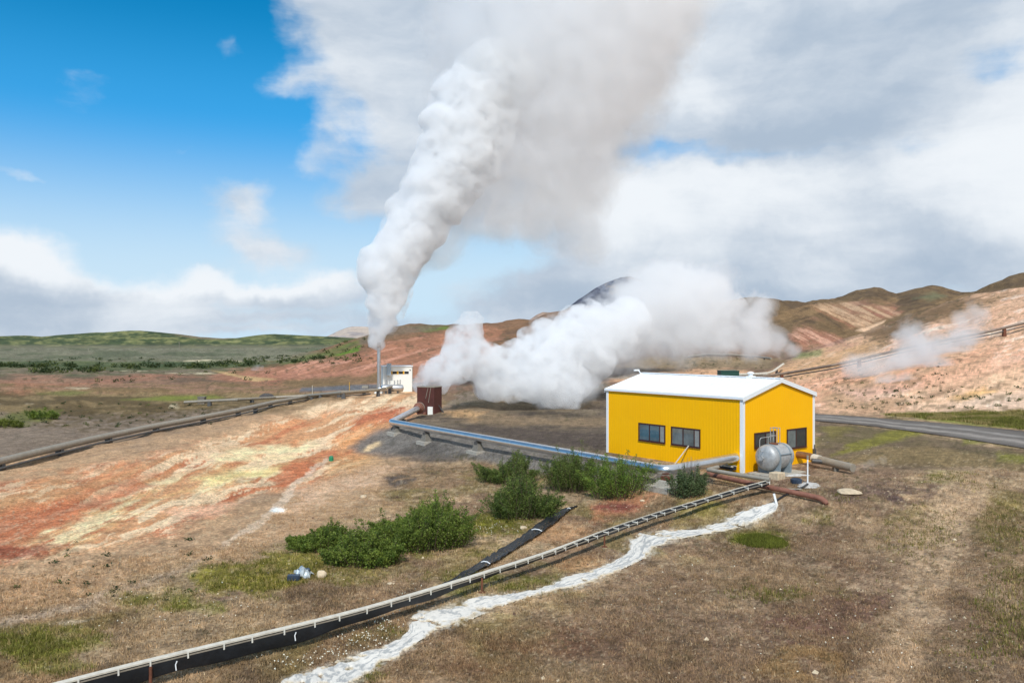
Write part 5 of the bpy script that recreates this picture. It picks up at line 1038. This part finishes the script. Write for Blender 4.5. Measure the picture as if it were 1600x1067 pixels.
def do_small():
    # pebbles
    x, y = scatter(2600, 15.5, 64); k = clear_of(x, y) & (RNG.uniform(0, 1, len(x)) < fbm(x / 2.5, y / 3, 3, 421) ** 2 * 3.2); x, y = x[k], y[k]; z = zt(x, y); n = len(x)
    r = RNG.lognormal(-3.55, .45, n); base = np.array([(1, 0, 0), (0, 1, 0), (-1, 0, 0), (0, -1, 0), (0, 0, .75), (0, 0, -.5)]); V = base[None] * r[:, None, None] * RNG.uniform(.6, 1.3, (n, 6, 1)); a = RNG.uniform(0, 6.28, n); ca, sa = np.cos(a)[:, None], np.sin(a)[:, None]
    V = np.stack([V[..., 0] * ca - V[..., 1] * sa, V[..., 0] * sa + V[..., 1] * ca, V[..., 2]], -1) + np.stack([x, y, z], 1)[:, None]
    fb = np.array([(0, 1, 4), (1, 2, 4), (2, 3, 4), (3, 0, 4), (1, 0, 5), (2, 1, 5), (3, 2, 5), (0, 3, 5)]); Fq = (fb[None] + 6 * np.arange(n)[:, None, None]).reshape(-1, 3)
    pal = np.array([C(208, 190, 160), C(170, 148, 122), C(118, 104, 92), C(92, 72, 62)]); c = np.repeat(pal[RNG.choice(4, n, p=[.2, .35, .3, .15])], 6, 0)
    tag(np_mesh('pebbles', V.reshape(-1, 3), Fq, BLADE_M, None, False, c), 'pale and dark pebbles strewn over the slope', 'pebbles', kind='stuff')
    # white flowers
    P = []
    for (uu, vv, ru, rv, m) in ((600, 970, 30, 22, 60), (570, 1000, 46, 18, 60), (520, 1020, 30, 16, 40), (480, 1035, 40, 16, 40), (775, 822, 60, 16, 60), (300, 950, 160, 40, 40), (640, 930, 60, 20, 16), (1380, 1000, 200, 60, 40), (1050, 900, 160, 60, 30), (430, 1030, 40, 20, 20)):
        for i in range(m): P.append(tuple(G(uu + RNG.normal(0, ru * .5), vv + RNG.normal(0, rv * .5), .08)))
    P = np.array(P); k = clear_of(P[:, 0], P[:, 1]); P = P[k]; V, Fq, cc = leaf_quads(np.repeat(P, 3, 0), np.tile([0, 0, .4], (3 * len(P), 1)), .026, np.tile(C(236, 232, 214), (3 * len(P), 1)), 1.0)
    tag(np_mesh('wildflowers', V, Fq, BLADE_M, None, False, cc), 'tiny white flowers dotted along the stream and the bushes', 'wildflowers', kind='stuff')
    # dwarf birch scrub on the plain: far and uncountable
    P = []; 
    def band(u0, u1, v0, v1, n, s0, s1):
        for i in range(n):
            u = RNG.uniform(u0, u1); v = v0 + (v1 - v0) * RNG.uniform() + 2.0 * (float(vnoise(u / 30, 1.0, 3)) - .5)
            if float(vnoise(u / 14, v / 2.5, 7)) < .42: continue
            g = G(u, v); P.append((g.x, g.y, g.z, RNG.uniform(s0, s1)))
    band(-60, 215, 571, 574, 170, .5, 1.1); band(200, 340, 570, 576, 90, .5, 1.1); band(50, 155, 577, 583, 60, .5, 1.15); band(330, 440, 565, 574, 130, .5, 1.1); band(380, 520, 556, 570, 130, .4, .9); band(60, 260, 560, 567, 40, .4, .8); band(430, 580, 528, 566, 120, .4, .9); band(150, 420, 578, 600, 24, .3, .6); band(0, 330, 630, 668, 130, .12, .28); band(1300, 1640, 605, 640, 120, .14, .32); band(1250, 1480, 560, 610, 60, .14, .3); band(20, 330, 840, 945, 46, .06, .16); band(1000, 1200, 555, 590, 60, .15, .35)
    P = np.array(P); m = 26; rep = np.repeat(P, m, 0); off = RNG.normal(0, 1, (len(rep), 3)); off /= np.linalg.norm(off, axis=1)[:, None]; off *= rep[:, 3:4] * RNG.uniform(.2, 1, (len(rep), 1)) * np.array([1.25, 1.0, .75]); off[:, 2] += rep[:, 3] * .35
    V, Fq, cc = leaf_quads(rep[:, :3] + off, off, 1.0, np.repeat(np.where(RNG.uniform(0, 1, (len(P), 1)) < .7, C(56, 68, 36), C(84, 92, 44)), m, 0) * RNG.uniform(.75, 1.25, (len(rep), 1)), .7)
    # leaf length follows the size of each shrub
    Vr = V.reshape(-1, 4, 3); b = Vr[:, :1]; Vr = b + (Vr - b) * (rep[:, 3] * .55)[:, None, None]
    tag(np_mesh('scrub', Vr.reshape(-1, 3), Fq, LEAF_M, None, False, cc), 'dark green dwarf scrub scattered in bands across the plain and slopes', 'scrub', kind='stuff')
do_small()
# ------------------------------------------------------------------ steam
def steam_mat(name, density, nscale=0.0, lo=.4, hi=.62, surf=0.0, col=(.997, .998, 1.0), aniso=.25, step=1.0, tr=.5):
    m = bpy.data.materials.new(name); m.use_nodes = True; t = NT(m.node_tree); o = t.n('ShaderNodeOutputMaterial')
    d = density
    if nscale:
        pos = t.n('ShaderNodeTexCoord').outputs['Object']; n = t.noise(pos, nscale, 4, .6, .4).outputs['Fac']; d = t.ss(n, lo, hi, 0.0, density)
    v = t.n('ShaderNodeVolumeScatter', {'Color': (*col, 1), 'Anisotropy': aniso, 'Density': d}); t.t.links.new(v.outputs[0], o.inputs['Volume'])
    if surf:
        df = t.n('ShaderNodeBsdfDiffuse', {'Color': (.96, .965, .97, 1)}); tl = t.n('ShaderNodeBsdfTranslucent', {'Color': (.96, .965, .97, 1)}); a = t.n('ShaderNodeMixShader', {0: tr, 1: df.outputs[0], 2: tl.outputs[0]})
        b = t.n('ShaderNodeMixShader', {0: surf, 1: t.n('ShaderNodeBsdfTransparent').outputs[0], 2: a.outputs[0]}); t.t.links.new(b.outputs[0], o.inputs['Surface'])
    try: m.cycles.volume_step_rate = step
    except Exception: pass
    return m
def path_blobs(P, step=.55, jit=.25, seed=0):
    """P: (u, v, y, r_px) along a path -> spheres with puffs around them"""
    rg = np.random.default_rng(seed); out = []
    for a, b in zip(P[:-1], P[1:]):
        n = max(1, int(math.hypot(a[0] - b[0], a[1] - b[1]) / (step * (a[3] + b[3]) / 2)))
        for i in range(n):
            k = i / n; q = [a[j] * (1 - k) + b[j] * k for j in range(4)]; out.append(q)
            for _ in range(2):
                ang = rg.uniform(0, 6.28); e = rg.uniform(.5, 1.0); rr = q[3] * rg.uniform(.3, .66); out.append([q[0] + math.cos(ang) * q[3] * e, q[1] + math.sin(ang) * q[3] * e * .9, q[2] + rg.normal(0, .5) * q[3] * q[2] / F * jit * 3, rr])
    out.append(list(P[-1])); return out
def remeshed(me, voxel, smooth):
    ob = bpy.data.objects.new('tmp', me); COL.objects.link(ob)
    md = ob.modifiers.new('r', 'REMESH'); md.mode = 'VOXEL'; md.voxel_size = voxel
    if smooth: sm = ob.modifiers.new('s', 'SMOOTH'); sm.factor = .5; sm.iterations = smooth
    dg = bpy.context.evaluated_depsgraph_get(); ev = ob.evaluated_get(dg); e = ev.to_mesh()
    V = np.zeros(len(e.vertices) * 3, np.float32); e.vertices.foreach_get('co', V); V = V.reshape(-1, 3).astype(float); N = np.zeros(len(e.vertices) * 3, np.float32); e.vertices.foreach_get('normal', N); N = N.reshape(-1, 3).astype(float)
    Lp = np.zeros(len(e.loops), np.int32); e.loops.foreach_get('vertex_index', Lp); Fq = Lp.reshape(-1, 4).copy(); ev.to_mesh_clear(); bpy.data.objects.remove(ob); bpy.data.meshes.remove(me)
    return V, N, Fq
def hull(name, blobs, voxel, m, lumps=((3.0, .5), (1.1, .22)), parent=None, origin=None, grow=0.0, mult=1.0):
    import bmesh
    bl = [(px(u, v, y), mult * r * y / F + grow) for (u, v, y, r) in blobs]; o = origin or bl[0][0].copy()
    bm = bmesh.new()
    for (c, r) in bl: bmesh.ops.create_icosphere(bm, subdivisions=2, radius=max(r, voxel * 1.2), matrix=Matrix.Translation(c - o))
    me = bpy.data.meshes.new('tmp'); bm.to_mesh(me); bm.free(); V, N, Fq = remeshed(me, voxel, 3)
    for i, (sc, amp) in enumerate(lumps):
        w = np.stack([vnoise3(V / (sc * 1.5) + 9, 60 + i), vnoise3(V / (sc * 1.5) + 31, 61 + i), vnoise3(V / (sc * 1.5) + 57, 62 + i)], 1) - .5
        b = 1 - np.abs(vnoise3(V / sc + w * .7, 50 + i) * 2 - 1) * 1.6                 # billows: round lobes between sharp creases
        V = V + N * (amp * b)[:, None]
    if lumps:                                                                          # a clean closed skin again
        me = bpy.data.meshes.new('tmp'); me.from_pydata(V.tolist(), [], Fq.tolist()); V, N, Fq = remeshed(me, voxel, 1)
    ob = np_mesh(name, V, Fq, m, parent, True); ob.location = o if parent is None else o - parent.location
    return ob
def cloud_mat(name, blobs, origin, density, nscale, amp=1.3, lo=.35, hi=1.0, col=(.99, .99, 1.0), aniso=.1, step=.5, rmul=.85):
    """soft vapour: density falls off from each puff's middle and is torn by noise"""
    m = bpy.data.materials.new(name); m.use_nodes = True; t = NT(m.node_tree); o = t.n('ShaderNodeOutputMaterial'); pos = t.n('ShaderNodeTexCoord').outputs['Object']; f = None
    for (u, v, y, r) in blobs:
        c = px(u, v, y) - origin; rr = r * y / F * rmul
        d = t.n('ShaderNodeVectorMath', {0: pos, 1: tuple(c)}, operation='DISTANCE').outputs['Value']; q = t.m('DIVIDE', d, rr); g = t.m('POWER', 2.718, t.m('MULTIPLY', t.m('MULTIPLY', q, q), -1.0)); f = g if f is None else t.m('ADD', f, g)
    f = t.m('MINIMUM', f, 1.0)
    n = t.noise(pos, nscale, 5, .62, .6).outputs['Fac']
    d = t.ss(t.m('ADD', f, t.m('MULTIPLY', t.m('SUBTRACT', n, .5), amp)), lo, hi, 0.0, density)
    v = t.n('ShaderNodeVolumeScatter', {'Color': (*col, 1), 'Anisotropy': aniso, 'Density': d}); t.t.links.new(v.outputs[0], o.inputs['Volume'])
    try: m.cycles.volume_step_rate = step
    except Exception: pass
    return m
def steam():
    core = [(592.5, 534, 113, 3.4), (593.5, 526, 113, 4.5), (597, 514, 113, 7), (601, 500, 113, 10), (605, 480, 113, 14), (609, 456, 113.5, 19), (607, 430, 114, 25), (618, 405, 114, 28), (642, 372, 115, 33), (660, 342, 116, 38), (680, 308, 117, 43), (702, 275, 118, 49), (722, 242, 119, 55), (737, 207, 120, 58), (748, 167, 121, 60), (772, 130, 122, 56)]
    extra = [(588, 424, 113, 17), (584, 408, 113.2, 12), (626, 362, 114, 18), (650, 322, 115, 20), (652, 290, 115, 15), (672, 258, 116, 20), (688, 226, 117, 22), (688, 190, 117, 20), (698, 170, 118, 20), (705, 140, 119, 18)]
    bl = path_blobs(core, .5, .25, 3) + extra
    m1 = steam_mat('stack_steam', 1.15, .46, .30, .58, surf=.03, tr=.45, aniso=0.0, step=.5); mo = steam_mat('stack_steam_veil', .42, .55, .42, .66, aniso=0.0, step=.5)
    o = hull('stack_steam', bl, .36, m1, ((4.4, 1.0), (1.9, .62), (.8, .34)), origin=px(592.5, 534, 113)); tag(o, 'dense white billowing steam column rising from the thin steel stack', 'steam')
    up = [b for b in bl if b[1] < 505]; hull('veil', up, .6, mo, ((3.0, .9), (1.3, .6)), o, o.location.copy(), .55)
    # older part of the plume drifting right, thin and grey
    drift = [(880, 20, 128, 190), (800, 110, 124, 130), (960, 60, 132, 110), (900, 160, 128, 130), (850, 230, 124, 110), (790, 270, 121, 80), (905, 300, 124, 62), (850, 350, 121, 46), (790, 340, 120, 50), (900, 370, 124, 40), (740, 330, 118, 50), (700, 380, 116.5, 36), (670, 402, 116, 24), (690, 400, 116, 20), (880, -90, 130, 200), (1010, -60, 134, 130), (720, 300, 118, 56), (640, 412, 115.5, 14), (930, 395, 124, 34), (690, 385, 116, 34), (650, 425, 115.5, 20), (765, 130, 122, 62), (790, 85, 123, 70), (775, 40, 124, 80), (750, 170, 121, 50), (840, 60, 125, 80)]
    og = px(700, 380, 116.5); md = cloud_mat('drifting_steam', drift, og, .20, .28, 2.1, .30, 1.35, (.93, .955, 1.0), .1, .5, .86)
    o2 = hull('drifting_steam', drift, 1.1, md, (), origin=og, mult=1.25); tag(o2, 'grey drifting steam cloud spreading high to the right of the white column', 'steam')
    # steam over the yard
    pit = [(660, 600, 79, 7), (672, 594, 79.5, 13), (686, 586, 80, 20), (702, 578, 82, 25), (714, 556, 84, 26), (726, 534, 85, 22), (733, 514, 86, 13), (735, 502, 86, 8), (752, 566, 86, 28), (780, 582, 87, 27), (800, 572, 88, 26), (768, 596, 86, 22), (815, 560, 89, 24), (830, 575, 91, 32), (838, 534, 92, 22), (850, 516, 93, 18), (858, 560, 92, 34), (868, 595, 91, 32), (880, 616, 89, 20), (852, 616, 88, 17), (904, 596, 92, 20), (884, 545, 95, 42), (905, 518, 98, 34), (925, 560, 97, 34), (920, 500, 101, 24), (950, 530, 101, 36), (800, 604, 86, 16), (825, 600, 87, 24), (975, 505, 105, 34)]
    mp = steam_mat('pit_steam', .95, .70, .36, .66, surf=.025, tr=.5, aniso=0.0, step=.5); mv = None
    o3 = hull('pit_steam', pit, .32, mp, ((2.2, .62), (1.0, .5), (.5, .30)), origin=px(662, 600, 79)); tag(o3, 'dense white steam rolling low out of the brown silencer across the yard', 'steam')
    pv = pit[1::2]; vm = cloud_mat('pit_steam_veil', pv, px(662, 600, 79), .34, .62, 2.4, .20, 1.2, (.992, .995, 1), 0.0, .35, 1.15); hull('veil', pv, .6, vm, (), o3, o3.location.copy(), .3, 1.5)
    thin = [(930, 520, 98, 46), (905, 600, 93, 26), (960, 500, 104, 48), (1010, 478, 110, 52), (1000, 535, 106, 46), (1060, 490, 114, 52), (1060, 538, 112, 38), (1115, 500, 118, 46), (1120, 540, 116, 30), (1170, 510, 122, 40), (1180, 542, 120, 26), (1215, 535, 124, 24), (1238, 548, 126, 15), (1060, 445, 118, 40), (1120, 445, 122, 36), (980, 565, 101, 26), (1190, 475, 124, 24), (1005, 440, 113, 30), (1040, 430, 115, 32), (985, 462, 108, 28), (1090, 465, 119, 44), (895, 622, 89.5, 20), (922, 610, 91, 22), (860, 628, 88.5, 16)]
    og = px(930, 520, 98); mt = cloud_mat('thin_steam', thin, og, .46, .34, 2.0, .26, 1.2, (.992, .995, 1), .1, .35, .92)
    o4 = hull('thin_steam', thin, .8, mt, (), origin=og, mult=1.3); tag(o4, 'thin drifting steam veiling the brown hills behind the yellow building', 'steam', kind='stuff')
    wisp = [(1330, 575, 118, 24), (1360, 580, 114, 30), (1400, 570, 116, 38), (1440, 560, 120, 46), (1480, 548, 126, 44), (1510, 530, 134, 34), (1420, 530, 132, 34), (1530, 490, 150, 22), (1470, 580, 112, 26), (1385, 600, 104, 24), (1540, 535, 140, 20), (1420, 600, 104, 20), (1500, 500, 146, 18)]
    og = px(1360, 580, 114); mw = cloud_mat('wispy_steam', wisp, og, .44, .34, 1.9, .24, 1.2, (.992, .995, 1), .1, .4, .85)
    o5 = hull('wispy_steam', wisp, .8, mw, (), origin=og, mult=1.35); tag(o5, 'faint steam wisps drifting over the orange hillside pipe', 'steam', kind='stuff')
    puff = [(1338, 731, 43.8, 7), (1350, 727, 44, 11), (1364, 722, 44.4, 13), (1380, 719, 45, 11)]
    og = px(1338, 731, 43.8); o6 = hull('steam_puff', puff, .12, cloud_mat('puff_steam', puff, og, .55, 2.2, 1.4, .4, 1.1, step=.5), (), origin=og, mult=1.35); tag(o6, 'small faint puff of steam at the end of the drain pipe', 'steam', kind='stuff')
    gq = G(400, 579); puff = [(396, 577, gq.y, 5), (402, 575, gq.y, 6), (409, 576, gq.y, 5)]
    o7 = hull('steam_puff', puff, .35, steam_mat('far_puff', .28, .6, .35, .6), ((1, .3),), origin=px(400, 577, gq.y)); tag(o7, 'tiny faint puff of steam on the red ground far at left', 'steam', kind='stuff')
steam()
